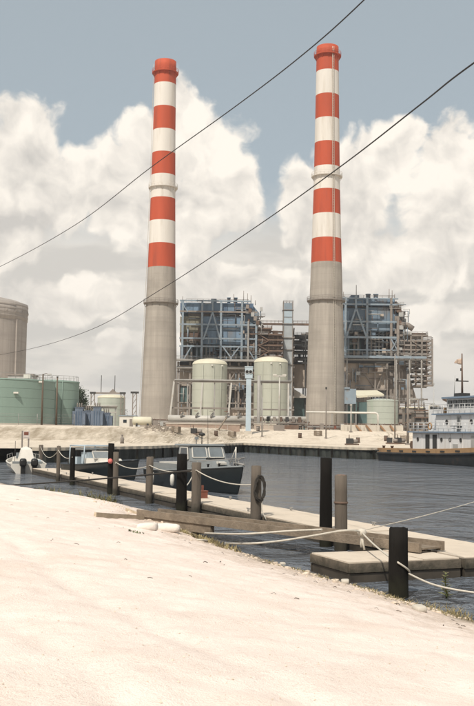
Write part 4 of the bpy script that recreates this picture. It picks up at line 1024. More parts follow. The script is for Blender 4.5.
# ------------------------------------------------------------------ dock
DD = Vector((.380, -.925, 0)); DN = Vector((.925, .380, 0))       # along the dock towards us, across it towards open water
def D(a, c, z): return DD * a + DN * c + Vector((0, 0, z))
DOCK_Z = .45
ang = math.atan2(DD.y, DD.x)
rot_d = Matrix.Rotation(ang, 3, 'Z')
t = thing('floating_dock', 'long pale floating dock running away from lower right', 'dock', (0, 0, 0))
def dbox(t, name, m, a0, a1, c0, c1, z0, z1): return pbox(t, name, m, D((a0 + a1) / 2, (c0 + c1) / 2, (z0 + z1) / 2), (a1 - a0, c1 - c0, z1 - z0), rot_d)
C0, C1, A0, A1 = 13.75, 15.95, -73.0, -19.4
n = 18; w = (A1 - A0) / n
for i in range(n):
    a = A0 + i * w; dz = random.uniform(-.012, .012)
    dbox(t, 'deck_section', DOCKC, a + .015, a + w - .015, C0 + .05, C1 - .05, .25 + dz, DOCK_Z + dz)
    for c0, c1 in ((C0 - .02, C0 + .045), (C1 - .045, C1 + .02)):
        dbox(t, 'wale_board', DOCKS, a + .005, a + w - .005, c0, c1, .22, DOCK_Z - .03); dbox(t, 'lower_board', SHADD, a + .02, a + w - .02, c0 + .03 * (1 if c0 < 15 else -1), c1 + .03 * (1 if c0 < 15 else -1), -.1, .20)
    dbox(t, 'float', FLOATM, a + .3, a + w - .3, C0 + .12, C1 - .12, -.4, .22)
    for c in (C0 + .25, C1 - .25):
        if i % 2: 
            p = D(a + w * .5, c, DOCK_Z); cl = MB().tube([p + DD * -.14 + Vector((0, 0, .11)), p + DD * .14 + Vector((0, 0, .11))], .022, 6)
            cl.tube([p + DD * -.05, p + DD * -.05 + Vector((0, 0, .11))], .02, 6).tube([p + DD * .05, p + DD * .05 + Vector((0, 0, .11))], .02, 6).build('cleat', STEELG, t)
dbox(t, 'end_board', DOCKS, A1 + .0, A1 + .07, C0, C1, .20, DOCK_Z - .02); dbox(t, 'lower_board', SHADD, A1 - .06, A1 + .02, C0 + .02, C1 - .02, -.1, .185)
# landing float beside its near end
t2 = thing('landing_float', 'square landing float under the end of the timber gangway', 'dock', (0, 0, 0))
c0, c1, a0, a1 = 10.72, 13.66, -21.3, -19.38
for i in range(3):
    q0 = c0 + (c1 - c0) * i / 3; dbox(t2, 'deck_section', DOCKC, a0 + .05, a1 - .05, q0 + .012, q0 + (c1 - c0) / 3 - .012, .25, DOCK_Z - .01 * (i % 2))
for z0, z1, q, mm_, nm_ in ((.22, .42, 0, DOCKS, 'wale_board'), (-.1, .20, .035, SHADD, 'lower_board')):  # lower boards coloured dark as the shadowed recess over the floats
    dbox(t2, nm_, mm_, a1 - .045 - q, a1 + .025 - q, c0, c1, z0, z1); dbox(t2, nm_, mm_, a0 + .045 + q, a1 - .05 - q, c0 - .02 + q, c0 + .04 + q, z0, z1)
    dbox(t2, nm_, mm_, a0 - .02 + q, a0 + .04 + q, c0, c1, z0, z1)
dbox(t2, 'float', FLOATM, a0 + .15, a1 - .2, c0 + .15, c1 - .1, -.4, .22)

# gangway: timber ramp from the sand to the landing float
pA, pB = Vector((-3.3, 33.6, 0)), Vector((4.45, 23.75, 0)); pA.z = bank_z(pA.x, pA.y) + .02; pB.z = DOCK_Z + .01
gd = (pB - pA); gl_ = gd.length; gdir = gd.normalized(); gn = Vector((-gdir.y, gdir.x, 0)).normalized()
t = thing('gangway', 'weathered timber gangway from the sand to the landing float', 'gangway', (0, 0, 0))
up = gdir.cross(-gn).normalized(); up = up if up.z > 0 else -up
Mg = Matrix((gdir, gn, up)).transposed()
for off in (0.0, .85):
    pbox(t, 'stringer', TIMBER, (pA + pB) / 2 + gn * off + up * .13, (gl_, .09, .22), Mg)
for k in range(int(gl_ / .24)):
    pbox(t, 'deck_plank', TIMBER, pA + gdir * (.14 + .24 * k) + gn * .425 + up * (.10 + random.uniform(-.008, .008)), (.21, .76, .045), Mg)
pbox(t, 'under_beam', TIMBER, pA + gdir * (gl_ * .17) + gn * .07 - up * .12, (gl_ * .32, .14, .26), Mg)
for k in range(5): pbox(t, 'bearer', TIMBER, pA + gdir * (.6 + 1.75 * k) + gn * .425 + up * .045, (.12, .76, .06), Mg)

# ------------------------------------------------------------------ piles
PILES = {}
def pile(px, ytop, wpx, m, label, c=13.5, pos=None, top=None, lean=(0, 0)):
    r = ray(px, 500); k = r.x / r.y
    if pos is None: Y = c / (DN.x * k + DN.y); p = Vector((k * Y, Y, 0))
    else: p = Vector(pos)
    zt = W(px, ytop, p.y).z; rad = wpx * p.y / F_PX / 2
    t = thing('mooring_pile', label, 'pile', (p.x, p.y, 0), 0, 'mooring piles along the dock')
    rnd = random.Random(int(px * 10)); prof = []
    rings = []
    for i in range(9):
        z = -1.4 + (zt + 1.4) * i / 8; f = 1.06 - .08 * i / 8
        rings.append([Vector(((rad * f * (1 + .09 * mnoise.noise((math.cos(2 * math.pi * q / 16) * 2 + px, math.sin(2 * math.pi * q / 16) * 2, z * .7)))) * math.cos(2 * math.pi * q / 16) + lean[0] * z,
                              rad * f * (1 + .09 * mnoise.noise((math.cos(2 * math.pi * q / 16) * 2 + px, 3 + math.sin(2 * math.pi * q / 16) * 2, z * .7))) * math.sin(2 * math.pi * q / 16) + lean[1] * z, z + (.05 * mnoise.noise((q * .9, px, 0)) if i == 8 else 0))) for q in range(16)])
    MB().loft(rings, caps=True).build('post', m, t)
    MB().lathe([(rad * .92, -.06), (rad * .88, .0), (rad * .6, .02), (.02, .025)], 16, (lean[0] * zt, lean[1] * zt, zt - .01), caps=(True, True)).build('top', top or (PILETOP if px == 341 else PILEG), t)
    if px == 341: MB().lathe([(rad * 1.06, 0), (rad * 1.13, .01), (rad * 1.13, .05), (rad * 1.06, .06)], 16, (lean[0] * .5, lean[1] * .5, zt * .62), caps=(False, False)).build('iron_band', RUSTB if m is PILEG else PILEB, t)
    PILES[px] = (p, zt, rad); return t
g = G(398.5, 597, .0)
pile(398.5, 528, 19, PILEB, 'thick black mooring pile at the sand edge in the foreground', pos=(g.x, g.y, 0), top=PILEB)
pile(326, 458, 12, PILEB, 'tall slim black pile beside a grey pile at the landing', top=PILEB)
pile(341, 475, 12.5, PILEG, 'grey pile with reddish top right of the tall black pile', c=13.45)
pile(256, 466, 10.5, PILEG, 'grey pile hung with a coil of black rope')
pile(196, 462.5, 9.5, PILEG, 'grey pile just right of a black one, in front of the cabin boat')
pile(181.5, 454, 10.5, PILEB, 'black pile in front of the grey cabin boat windscreen', top=PILEB)
pile(149, 457, 7, PILEG, 'lone grey pile left of the grey cabin boat')
pile(115, 452, 5.5, PILEG, 'thin grey pile touching a black one by the navy boat')
pile(110, 443.5, 6.2, PILEB, 'tall black pile in front of the navy boat', top=PILEB)
pile(71.5, 448, 5, PILEB, 'dark pile between the white skiff and navy boat')
pile(57.2, 446, 3.8, PILEG, 'brown pile right of the white skiff')
g = G(40.5, 462, .3)
pile(40.5, 445, 4.5, PILEG, 'farthest pile, behind the white skiff', pos=(g.x, g.y, 0))
p, zt, rad = PILES[110]
tag(MB().lathe([(.02, -.14), (.1, -.1), (.13, 0), (.1, .1), (.02, .14)], 14, caps=(True, True)).build('mooring_float', PINK, loc=(p.x, p.y - rad - .14, W(110, 461, p.y).z)), 'small pink float hanging on the tall black pile', 'float')

# ------------------------------------------------------------------ ropes
def on_sand(px, py):
    Y = 4.0
    while Y < 70:
        p = W(px, py, Y)
        if bank_z(p.x, p.y) >= p.z: return Vector((p.x, p.y, bank_z(p.x, p.y)))
        Y += .05
    return G(px, py, .2)
def rope(name, label, pts, r, m, cat='rope', group=None):
    return tag(MB().tube(pts, r, 7).build(name, m), label, cat, group)
def pp(px, py, dy=0): p, zt, rad = PILES[px]; q = W(px, py, p.y); return Vector((p.x, p.y - rad - .03, q.z))
def smooth_path(pts, n=8):
    pts = [Vector(p) for p in pts]; out = []
    for i in range(len(pts) - 1):
        p0, p1, p2, p3 = pts[max(i - 1, 0)], pts[i], pts[i + 1], pts[min(i + 2, len(pts) - 1)]
        for k in range(n):
            u = k / n; out.append(.5 * ((2 * p1) + (p2 - p0) * u + (2 * p0 - 5 * p1 + 4 * p2 - p3) * u * u + (3 * p1 - p0 - 3 * p2 + p3) * u ** 3))
    return out + [pts[-1]]
gr = 'white ropes slung between piles'
rope('mooring_rope', 'white rope between the thin grey pile and the lone grey pile', sag(pp(115, 462), pp(149, 465.5), .22), .021, ROPEW, group=gr)
rope('mooring_rope', 'white rope from the lone grey pile to the black pile', sag(pp(149, 465), pp(181.5, 471), .12), .021, ROPEW, group=gr)
rope('mooring_rope', 'white rope swagged across to the pile with black coil', sag(pp(196, 470), pp(256, 484), .2), .021, ROPEW, group=gr)
rope('mooring_rope', 'short white rope between the two piles before the cabin boat', sag(pp(181.5, 471), pp(196, 470), .03), .021, ROPEW, group=gr)
rope('mooring_rope', 'white rope drooping from the farthest pile by the skiff', sag(pp(40.5, 446.5), pp(57.2, 450.5), .7), .021, ROPEW, group=gr)
rope('mooring_rope', 'white rope drooping from the brown pile to the dark pile', sag(pp(57.2, 450), pp(71.5, 457), .25), .021, ROPEW, group=gr)
q = pp(115, 463); rope('mooring_rope', 'white rope slanting from the thin grey pile down to the dock', sag(q, D(-51.5, 14.1, DOCK_Z + .02), .12), .02, ROPEW, group=gr)
a = Vector((PILES[196][0].x, PILES[196][0].y, W(196, 470, PILES[196][0].y).z)); b = G(8, 481.5, .35)
rope('dark_line', 'long dark cable stretched low over the water to the left bank', sag(a, Vector((b.x, b.y, bank_z(b.x, b.y) + .02)), .05, 24), .04, ROPED)
# coil of black rope hung on its pile
p, zt, rad = PILES[256]; zc = W(258, 488, p.y).z
cp = []
rnd = random.Random(3)
for k in range(150):
    a = 2 * math.pi * k / 24; f = 1 + .12 * math.sin(k * .37)
    cp.append(Vector((p.x + .12 + .16 * f * math.cos(a) + .03 * rnd.uniform(-1, 1), p.y - rad - .06 - .07 * abs(math.sin(k * .21)), zc + .40 * f * math.sin(a))))
rope('rope_coil', 'coil of black rope hanging on the grey pile', cp, .028, ROPED)
rope('rope_tail', 'thin pale line dangling beside the black coil', smooth_path([(p.x + .22, p.y - rad - .05, zc - .25), (p.x + .2, p.y - rad - .12, zc - .7), (p.x + .35, p.y - rad - .1, zc - 1.05), (p.x + .3, p.y - rad + .1, DOCK_Z + .02), ]), .018, ROPEW)
# hose along the gangway, knot and lines by the landing
hs = lambda px, py, dz=.04: on_sand(px, py) + Vector((0, 0, dz))
hz = lambda px, py, z: G(px, py, z)
rope('white_hose', 'second white hose lying just above the longer one', smooth_path([hs(188, 531, .0), hs(198, 534), hz(240, 534, .62), hz(290, 531, .8), hz(322, 529.5, .92)]), .026, ROPEW, 'hose')
rope('white_hose', 'longer white hose running beside the gangway to the knot', smooth_path([hs(196, 540, .0), hs(206, 542), hs(222, 544.5), hz(250, 543.5, .45), hz(280, 541, .55), hz(315, 535.5, .78), hz(345, 530.5, .98), W(362, 532, 24.35)]), .027, ROPEW, 'hose')
kn = W(362, 532.5, 24.3)
tag(MB().lathe([(.02, -.1), (.09, -.07), (.12, 0), (.09, .07), (.02, .1)], 10, caps=(True, True)).tube([kn - kn + Vector((0, 0, -.05)), Vector((.02, 0, -.25)), Vector((.06, -.03, -.42))], .03, 6).tube([Vector((0, 0, -.05)), Vector((-.03, 0, -.22)), Vector((-.02, -.02, -.36))], .025, 6).build('rope_knot', ROPEW, loc=kn), 'frayed white rope knot on the gangway rail', 'rope')
p, zt, rad = PILES[398.5]
b = Vector((p.x - rad * .2, p.y - rad - .02, W(392, 561, p.y).z)); c = Vector((p.x + rad * .95, p.y - .06, W(409, 573, p.y).z))
rope('mooring_rope', 'white rope from the knot down to the foreground black pile', sag(kn, b, .05), .02, ROPEW, group=gr)
rope('mooring_rope', 'white rope round the foreground black pile', [Vector((p.x + (rad + .03) * math.cos(q), p.y + (rad + .03) * math.sin(q), b.z + (c.z - b.z) * k / 12)) for k, q in enumerate([-math.pi / 2 - .2 + (math.pi / 2 + .1) * j / 12 for j in range(13)])], .02, ROPEW, group=gr)
e = W(474, 592.5, 18.6); e2 = W(520, 596, 18.0)
rope('mooring_rope', 'white rope leaving the foreground pile towards the right edge', smooth_path([c, W(435, 585, 19.0), e, e2, Vector((7.4, 17.6, .02)), Vector((9.5, 18, -.6))]), .02, ROPEW, group=gr)
rope('mooring_line', 'thin pale line rising from the knot to the right edge', sag(kn + Vector((.05, .1, .05)), W(560, 473, 34), .12, 16), .012, ROPEW)
# rust red box on the dock
q = D(-36.5, 14.6, DOCK_Z)
q = G(203, 498, DOCK_Z)
t = thing('red_box', 'small rust red box on the dock near the cabin boat', 'box', q, ang)
pbox(t, 'body', REDBOX, (0, 0, .14), (.34, .3, .28)); pbox(t, 'lid', REDBOX, (0, 0, .30), (.38, .34, .04)); pbox(t, 'upright', REDBOX, (-.08, 0, .42), (.08, .08, .24))

# ------------------------------------------------------------------ boats
def hull_mesh(L, beam, z_st, z_bow, draft, flare=.82, n=16, full=2.2, transom=.86):
    """hull with bow at +x; returns builder of the skin, list of sheer points"""
    rings = []; sheer = []
    for i in range(n + 1):
        u = i / n; x = -L / 2 + L * u
        hb = beam / 2 * (transom + (1 - transom) * min(1, u * 2.5)) * (1 - max(0, (u - .45) / .55) ** full)
        hb = max(hb, .02); zs = z_st + (z_bow - z_st) * u ** 2.2
        rake = .10 * L * max(0, (u - .7) / .3) ** 1.5
        zk = -draft * (1 - max(0, (u - .6) / .4) ** 2 * .9)
        ch = hb * flare
        pts = [(x + rake, hb, zs), (x + rake * .8, hb * .97, zs * .62), (x + rake * .45, ch * .93, .12), (x + rake * .2, ch * .8, -draft * .3), (x, 0.0, zk),
               (x + rake * .2, -ch * .8, -draft * .3), (x + rake * .45, -ch * .93, .12), (x + rake * .8, -hb * .97, zs * .62), (x + rake, -hb, zs)]
        rings.append(pts); sheer.append((Vector(pts[0]), Vector(pts[-1])))
    b = MB().loft(rings, closed=False); m = len(rings[0]); b.f.append(tuple(range(m))); b.sm.append(False)
    return b, sheer
def deck_from(sheer, i0, i1, dz=-.03):
    b = MB(); vs = []
    for l, r in sheer[i0:i1 + 1]: vs += [l * 1 + Vector((0, -.02 if l.y > .03 else 0, dz)), Vector((l.x, 0, l.z + dz + .04)), r + Vector((0, .02 if r.y < -.03 else 0, dz))]
    k = i1 - i0
    return b.add(vs, [f for j in range(k) for f in ((3 * j, 3 * j + 3, 3 * j + 4, 3 * j + 1), (3 * j + 1, 3 * j + 4, 3 * j + 5, 3 * j + 2))], True)
def gunwale(sheer, r=.05): return MB().tube([s_[0] for s_ in sheer], r, 6).tube([s_[1] for s_ in sheer], r, 6)
def pane(parent, name, m, quad, th=.03, inset=.0):
    q = [Vector(p) for p in quad]; n = (q[1] - q[0]).cross(q[3] - q[0]).normalized() * th
    return MB().add([p for p in q] + [p + n for p in q], [(0, 1, 2, 3), (7, 6, 5, 4), (0, 4, 5, 1), (1, 5, 6, 2), (2, 6, 7, 3), (3, 7, 4, 0)]).build(name, m, parent)
def framed(parent, quad, mf, mg, name='window', fr=.05):
    q = [Vector(p) for p in quad]; f = MB()
    for i in range(4): f.beam(q[i], q[(i + 1) % 4], fr)
    w = f.build(name, mf, parent); pane(w, 'pane', mg, q, .02)
    return w

# grey cabin boat, bow towards us and right
bowW = W(243, 468, 52.0)
hd = Vector((.47, -.883, 0)).normalized(); rz = math.atan2(hd.y, hd.x); Lb = 9.4
ctr = Vector((bowW.x, bowW.y, 0)) - hd * (Lb / 2 + .9)
t = thing('cabin_boat', 'dark-hulled cabin boat with pale grey wheelhouse moored behind the dock', 'boat', ctr, rz)
b, sh = hull_mesh(Lb, 3.2, 1.0, 1.5, .5); b.build('hull', HULLN, t)
gunwale(sh, .055).build('rub_rail', CABING, t); deck_from(sh, 0, 16).build('deck', CABING, t)
# trunk cabin and wheelhouse
def cab_loft(secs): return MB().loft([[(x, w, z0), (x2, w2, z1), (x2, -w2, z1), (x, -w, z0)] for x, x2, w, w2, z0, z1 in secs], closed=False, smooth=False)
tc = MB(); 
def frustum(b, x0, x1, w0, w1, z0, z1, xt0, xt1, wt0, wt1):
    vs = [(x0, -w0, z0), (x1, -w1, z0), (x1, w1, z0), (x0, w0, z0), (xt0, -wt0, z1), (xt1, -wt1, z1), (xt1, wt1, z1), (xt0, wt0, z1)]
    return b.add(vs, [(3, 2, 1, 0), (4, 5, 6, 7), (0, 1, 5, 4), (1, 2, 6, 5), (2, 3, 7, 6), (3, 0, 4, 7)])
frustum(MB(), .2, 3.4, 1.2, .65, 1.05, 1.75, .2, 2.9, 1.1, .5).build('trunk_cabin', CABING, t)
wh = frustum(MB(), -.1, 1.8, 1.25, 1.2, 1.0, 2.5, -.05, 1.2, 1.1, 1.05).build('wheelhouse', CABING, t)
frustum(MB(), -.6, 1.35, 1.2, 1.15, 2.505, 2.58, -.55, 1.3, 1.13, 1.08).build('roof', CABING, t)
def lerp3(a, b, u): return Vector(a).lerp(Vector(b), u)
fA, fB, fC, fD = Vector((1.8, -1.2, 1.0)), Vector((1.8, 1.2, 1.0)), Vector((1.2, 1.05, 2.5)), Vector((1.2, -1.05, 2.5))
def fq(u0, u1, v0, v1, off=.03):
    nrm = (fB - fA).cross(fD - fA).normalized() * off
    g_ = lambda u, v: fA.lerp(fB, u).lerp(fD.lerp(fC, u), v) + nrm
    return [g_(u0, v0), g_(u1, v0), g_(u1, v1), g_(u0, v1)]
for u0, u1 in ((.06, .46), (.54, .94)):
    framed(t, fq(u0, u1, .56, .93), HULLW, GLASSP, 'windscreen')
for s_ in (-1, 1):
    for x0, x1 in ((.2, 1.2),):
        y0 = lambda x, z: s_ * (1.24 - (z - 1.0) / 1.55 * .16 + .03)
        q = [(x0, y0(x0, 1.75), 1.75), (x1 + .1, y0(x1, 1.75), 1.75), (x1 - .12, y0(x1, 2.4), 2.4), (x0, y0(x0, 2.4), 2.4)]
        framed(t, q if s_ < 0 else q[::-1], HULLW, GLASSD, 'side_window')
for sy in (-.36, .36):
    pbox(t, 'deck_vent', BLACKR, (2.35, sy * .8, 1.80), (.45, .38, .10)); 
pbox(t, 'fore_hatch', HULLW, (3.0, 0, 1.6), (.5, .5, .12), Matrix.Rotation(R(8), 3, 'Y'))
rb = MB()
for s_ in (0, 1):
    pts = [sh[i][s_] + Vector((0, .06 if s_ else -.06, .0)) for i in (11, 12, 13, 14, 15)]
    rb.tube([p + Vector((0, 0, .42)) for p in pts], .025, 6)
    for p in pts[1::2]: rb.tube([p, p + Vector((0, 0, .42))], .022, 6)
tip = sh[16][0]; rb.tube([sh[15][0] + Vector((0, -.06, .42)), tip + Vector((.1, 0, .45)), sh[15][1] + Vector((0, .06, .42))], .025, 6); rb.build('bow_rail', STEELG, t)
MB().tube([tip + Vector((-.9, 0, .05)), tip + Vector((-.9, 0, 1.0))], .035, 7).tube([tip + Vector((-1.6, 0, .05)), tip + Vector((-.9, 0, .95))], .025, 6).build('anchor_davit', HULLW, t)
MB().tube([tip + Vector((.05, 0, .08)), tip + Vector((-1.0, 0, .14))], .05, 7).build('anchor', STEELG, t)
for i in (13, 14): 
    for s_ in (0, 1): MB().lathe([(.05, 0), (.05, .2), (.08, .2), (.08, .25)], 8, sh[i][s_] + Vector((0, .12 if s_ else -.12, -.02))).build('bitt', BLACKR, t)
MB().tube([(.2, .2, 2.56), (.2, .2, 3.1)], .03, 6).build('mast', DARKST, t); MB().lathe([(.03, 0), (.18, .03), (.18, .14), (.03, .2)], 12, (.2, .2, 3.05)).build('radar', DARKST, t)
MB().tube([(.5, -.3, 2.56), (.5, -.3, 2.9)], .03, 6).build('spotlight', CABING, t); pbox(t, 'spotlight', CABING, (.54, -.3, 2.92), (.2, .16, .16))
MB().tube([(-.4, .9, 2.55), (-.5, .9, 4.6)], [.018, .008], 5).build('aerial', DARKST, t)
for z0, z1 in ((1.02, 1.08),): pbox(t, 'cockpit_coaming', CABING, (-2.2, 1.2, 1.2), (4.2, .08, .45)); pbox(t, 'cockpit_coaming', CABING, (-2.2, -1.2, 1.2), (4.2, .08, .45)); pbox(t, 'engine_box', HULLW, (-3.4, 0, 1.2), (1.0, 1.3, .5))
for i, x in enumerate((-2.5, .4)):
    MB().lathe([(.02, -.34), (.11, -.28), (.13, 0), (.11, .28), (.02, .34)], 10, (x, -1.72, .55)).build('fender', HULLW, t)
p0 = ctr + Matrix.Rotation(rz, 3, 'Z') @ Vector((2.4, -1.25, 1.3))
rope('mooring_rope', 'white line from the cabin boat bow down to the dock', sag(p0, G(186, 487, DOCK_Z) + Vector((0, 0, .05)), .15), .03, ROPEW)

# navy open boat with windscreen and pale arch
bw = W(139, 459, 66.0); hd = Vector((.70, -.71, 0)).normalized(); rz = math.atan2(hd.y, hd.x); Lb = 6.8
ctr = Vector((bw.x, bw.y, 0)) - hd * (Lb / 2 + .7)
t = thing('open_boat', 'navy hulled open boat with pale arch and low windscreen', 'boat', ctr, rz)
b, sh = hull_mesh(Lb, 2.6, .85, 1.35, .4); b.build('hull', HULLN, t); gunwale(sh, .05).build('rub_rail', HULLN, t); deck_from(sh, 0, 16, -.04).build('deck', CABING, t)
frustum(MB(), -.9, 1.9, 1.0, .65, .85, 1.35, -.9, 1.5, .92, .5).build('cuddy', HULLW, t)
framed(t, [(1.0, -.02, 1.36), (.3, -.92, 1.36), (.0, -.86, 1.85), (.7, -.02, 1.85)], HULLW, GLASSP, 'windscreen'); framed(t, [(.3, .92, 1.36), (1.0, .02, 1.36), (.7, .02, 1.85), (.0, .86, 1.85)], HULLW, GLASSP, 'windscreen')
pbox(t, 'console', PALECOL, (-1.0, 0, 1.35), (.8, 1.5, .8)); pbox(t, 'seat', PALECOL, (-2.0, 0, 1.1), (.6, 1.8, .6))
ar = MB()
for x in (-2.3, -.6):
    ar.tube([(x, -1.12, .9), (x, -1.08, 2.2), (x, 1.08, 2.2), (x, 1.12, .9)], .055, 7)
ar.tube([(-2.3, -1.08, 2.2), (-.6, -1.08, 2.2)], .05, 7).tube([(-2.3, 1.08, 2.2), (-.6, 1.08, 2.2)], .05, 7).build('arch', PALECOL, t)
pbox(t, 'canopy_cover', CABING, (-1.45, 0, 1.98), (1.4, 2.0, .08)); 
pbox(t, 'outboard_motor', BLACKR, (-3.6, 0, 1.0), (.4, .45, .75)); pbox(t, 'motor_leg', BLACKR, (-3.65, 0, .2), (.16, .2, 1.0))

# white skiff, two black outboards on the stern facing us
g = G(28, 473.5, 0.0); hd = Vector((-.30, .954, 0)).normalized(); rz = math.atan2(hd.y, hd.x); Lb = 6.4
ctr = Vector((g.x, g.y, 0)) + hd * (Lb / 2)
t = thing('skiff', 'white open skiff with two black outboards, stern towards us', 'boat', ctr, rz)
b, sh = hull_mesh(Lb, 2.75, .72, 1.15, .3, transom=.94); b.build('hull', HULLW, t); gunwale(sh, .06).build('rub_rail', HULLW, t); deck_from(sh, 0, 16, -.22).build('sole', HULLW, t)
frustum(MB(), .2, 2.6, 1.0, .5, .6, 1.15, .3, 2.4, .85, .35).build('bow_deck', HULLW, t)
# tent-like canvas cover over the console
MB().add([(-1.9, -.62, .75), (-.3, -.62, .75), (-.3, .62, .75), (-1.9, .62, .75), (-1.5, -.40, 1.75), (-.7, -.36, 1.85), (-.7, .36, 1.85), (-1.5, .40, 1.75), (-1.1, 0, 2.0)],
         [(0, 1, 5, 4), (1, 2, 6, 5), (2, 3, 7, 6), (3, 0, 4, 7), (4, 5, 8), (5, 6, 8), (6, 7, 8), (7, 4, 8)], False).build('canvas_cover', CANVAS, t)
pbox(t, 'stern_seat', CABING, (-2.4, 0, .72), (.6, 2.2, .3)); pbox(t, 'cooler_box', PALECOL, (-.9, -.95, .75), (.7, .4, .4)); MB().tube([(-1.9, .9, .6), (-1.9, .9, 2.4)], .02, 5).build('rod', DARKST, t); pbox(t, 'windscreen', GLASSP, (.1, 0, 1.25), (.04, 1.3, .45))
for sy in (-.42, .42):
    m_ = MB(); rings = []
    for x, w_, z0, z1 in ((-3.8, .14, .66, .96), (-3.75, .24, .55, 1.08), (-3.45, .27, .5, 1.14), (-3.2, .23, .55, 1.06), (-3.12, .12, .64, .96)):
        zc_, zh = (z0 + z1) / 2, (z1 - z0) / 2; rings.append([(x, sy + w_ * math.copysign(abs(math.cos(q)) ** .6, math.cos(q)), zc_ + zh * math.copysign(abs(math.sin(q)) ** .6, math.sin(q))) for q in [2 * math.pi * k / 14 for k in range(14)]])
    o = m_.loft(rings, caps=True).build('outboard_motor', BLACKR, t)
    pbox(o, 'leg', BLACKR, (-3.45, sy, .1), (.34, .32, 1.1)); pbox(o, 'cavitation_plate', BLACKR, (-3.5, sy, .02), (.5, .3, .04)); pbox(o, 'clamp_bracket', DARKST, (-3.22, sy, .6), (.14, .3, .35))
rail(MB(), [(1.0, -1.25, .95), (2.2, -.75, 1.05)], .35, .02, .6, (1,)).build('bow_rail', STEELG, t); rail(MB(), [(1.0, 1.25, .95), (2.2, .75, 1.05)], .35, .02, .6, (1,)).build('bow_rail', STEELG, t)

# ------------------------------------------------------------------ tug
st = Vector((21.0, 126.0, 0)); hx = Vector((.327, -.945, 0)).normalized(); rz = math.atan2(hx.y, hx.x)
# local: x forward, y to port (away from us on its left is starboard) ; our side is y<0 when heading towards us-right
t = thing('tugboat', 'white tugboat with blue trim, rusty bulwark and black hull at right edge', 'tugboat', st, rz)
side = -1.0                             # the side of the hull facing the camera
LT, BT = 34.0, 8.4
def tug_z(u): return 1.35 + .35 * u + 1.5 * max(0, u - .35) ** 1.8
rings = []; sheer = []
for i in range(25):
    u = i / 24; x = LT * u
    hb = BT / 2 * (1 - .25 * max(0, (.12 - u) / .12) ** 2) * (1 - max(0, (u - .68) / .32) ** 2.4); hb = max(hb, .05)
    z = tug_z(u) - .45
    rings.append([(x, hb, z), (x, hb * .98, .3), (x, hb * .9, -.9), (x, 0, -1.6), (x, -hb * .9, -.9), (x, -hb * .98, .3), (x, -hb, z)]); sheer.append((Vector((x, hb, z)), Vector((x, -hb, z))))
b = MB().loft(rings, closed=False); b.f.append(tuple(range(7))); b.sm.append(False); b.build('hull', HULLK, t)
bw = MB()
for s_ in (0, 1):
    sg = 1 if s_ == 0 else -1
    bw.loft([[p[s_] + Vector((0, sg * .05, 0)) for p in sheer], [p[s_] + Vector((0, sg * .05, .62)) for p in sheer], [p[s_] + Vector((0, -sg * .12, .64)) for p in sheer], [p[s_] + Vector((0, -sg * .12, 0)) for p in sheer]], closed=False, smooth=False)
bw.build('bulwark', RUSTO, t)
MB().box((-.02, 0, 1.15), (.2, BT * .74, .65)).build('stern_bulwark', RUSTO, t)
gunwale(sheer, .16).build('rubbing_strake', HULLK, t); deck_from(sheer, 0, 24, .02).build('deck', RUSTO, t)
for k in range(9): pbox(t, 'freeing_port', DARKST, (2 + 3.1 * k, side * (BT / 2 + .07) * (1 if k < 7 else .97), tug_z((2 + 3.1 * k) / LT) - .12), (.9, .06, .16))
def tbox(name, m, x0, x1, w, z0, z1, parent=None): return pbox(parent or t, name, m, ((x0 + x1) / 2, 0, (z0 + z1) / 2), (x1 - x0, w, z1 - z0))
Z1, Z2, Z3, Z4 = 1.35, 3.5, 5.55, 7.35
W1, W2, W3 = 5.9, 5.0, 4.2
tbox('lower_deckhouse', TUGW, 8.6, 28, W1, Z1, Z2); tbox('boat_deck', TUGB, 8.0, 28.4, W1 + .7, Z2 + .002, Z2 + .17)
tbox('upper_deckhouse', TUGW, 13.2, 27, W2, Z2 + .17, Z3); tbox('bridge_deck', TUGB, 12.7, 27.6, W2 + .6, Z3 + .002, Z3 + .15)
tbox('wheelhouse', TUGW, 14.9, 25.5, W3, Z3 + .15, Z4); tbox('wheelhouse_roof', TUGB, 14.4, 26.2, W3 + .8, Z4 + .002, Z4 + .2)
yw = lambda w: side * (w / 2 + .03)
for k in range(9):
    f = pbox(t, 'wheelhouse_window', DARKST, (15.6 + 1.05 * k, yw(W3), 6.75), (.86, .06, .8)); g_ = pbox(t, 'pane', GLASSD, (15.6 + 1.05 * k, side * (W3 / 2 + .065), 6.75), (.7, .04, .64)); g_.parent = f; g_.scale = (.82, .7, .82); g_.location = (0, side * .35, 0)
for k in range(3): pbox(t, 'wheelhouse_window', GLASSD, (25.53, -1.3 + 1.3 * k, 6.75), (.06, 1.0, .8)); pbox(t, 'wheelhouse_window', GLASSD, (14.87, -1.3 + 1.3 * k, 6.75), (.06, 1.0, .8))
for x in (15.6, 20.6, 22.6, 24.3):
    o = MB().lathe([(.2, 0), (.2, .05), (.26, .05), (.26, .0)], 14, caps=(True, False)).build('porthole', DARKST, t); o.rotation_euler = (R(90) * (1 if side < 0 else -1), 0, 0); o.location = (x, yw(W2), 4.75)
pbox(t, 'upper_door', GREYP, (18.1, yw(W2), 4.55), (.8, .06, 1.7)); pbox(t, 'door_window', GLASSD, (18.1, yw(W2) + side * .03, 4.95), (.45, .05, .5))
for x in (9.9, 15.2, 17.0, 19.2, 24.0):
    o = MB().lathe([(.17, 0), (.17, .05), (.23, .05), (.23, .0)], 14, caps=(True, False)).build('porthole', DARKST, t); o.rotation_euler = (R(90) * (1 if side < 0 else -1), 0, 0); o.location = (x, yw(W1), 2.75)
for x in (12.1, 13.7): 
    d_ = pbox(t, 'door', DARKST, (x, yw(W1), 2.35), (.85, .07, 1.9)); 
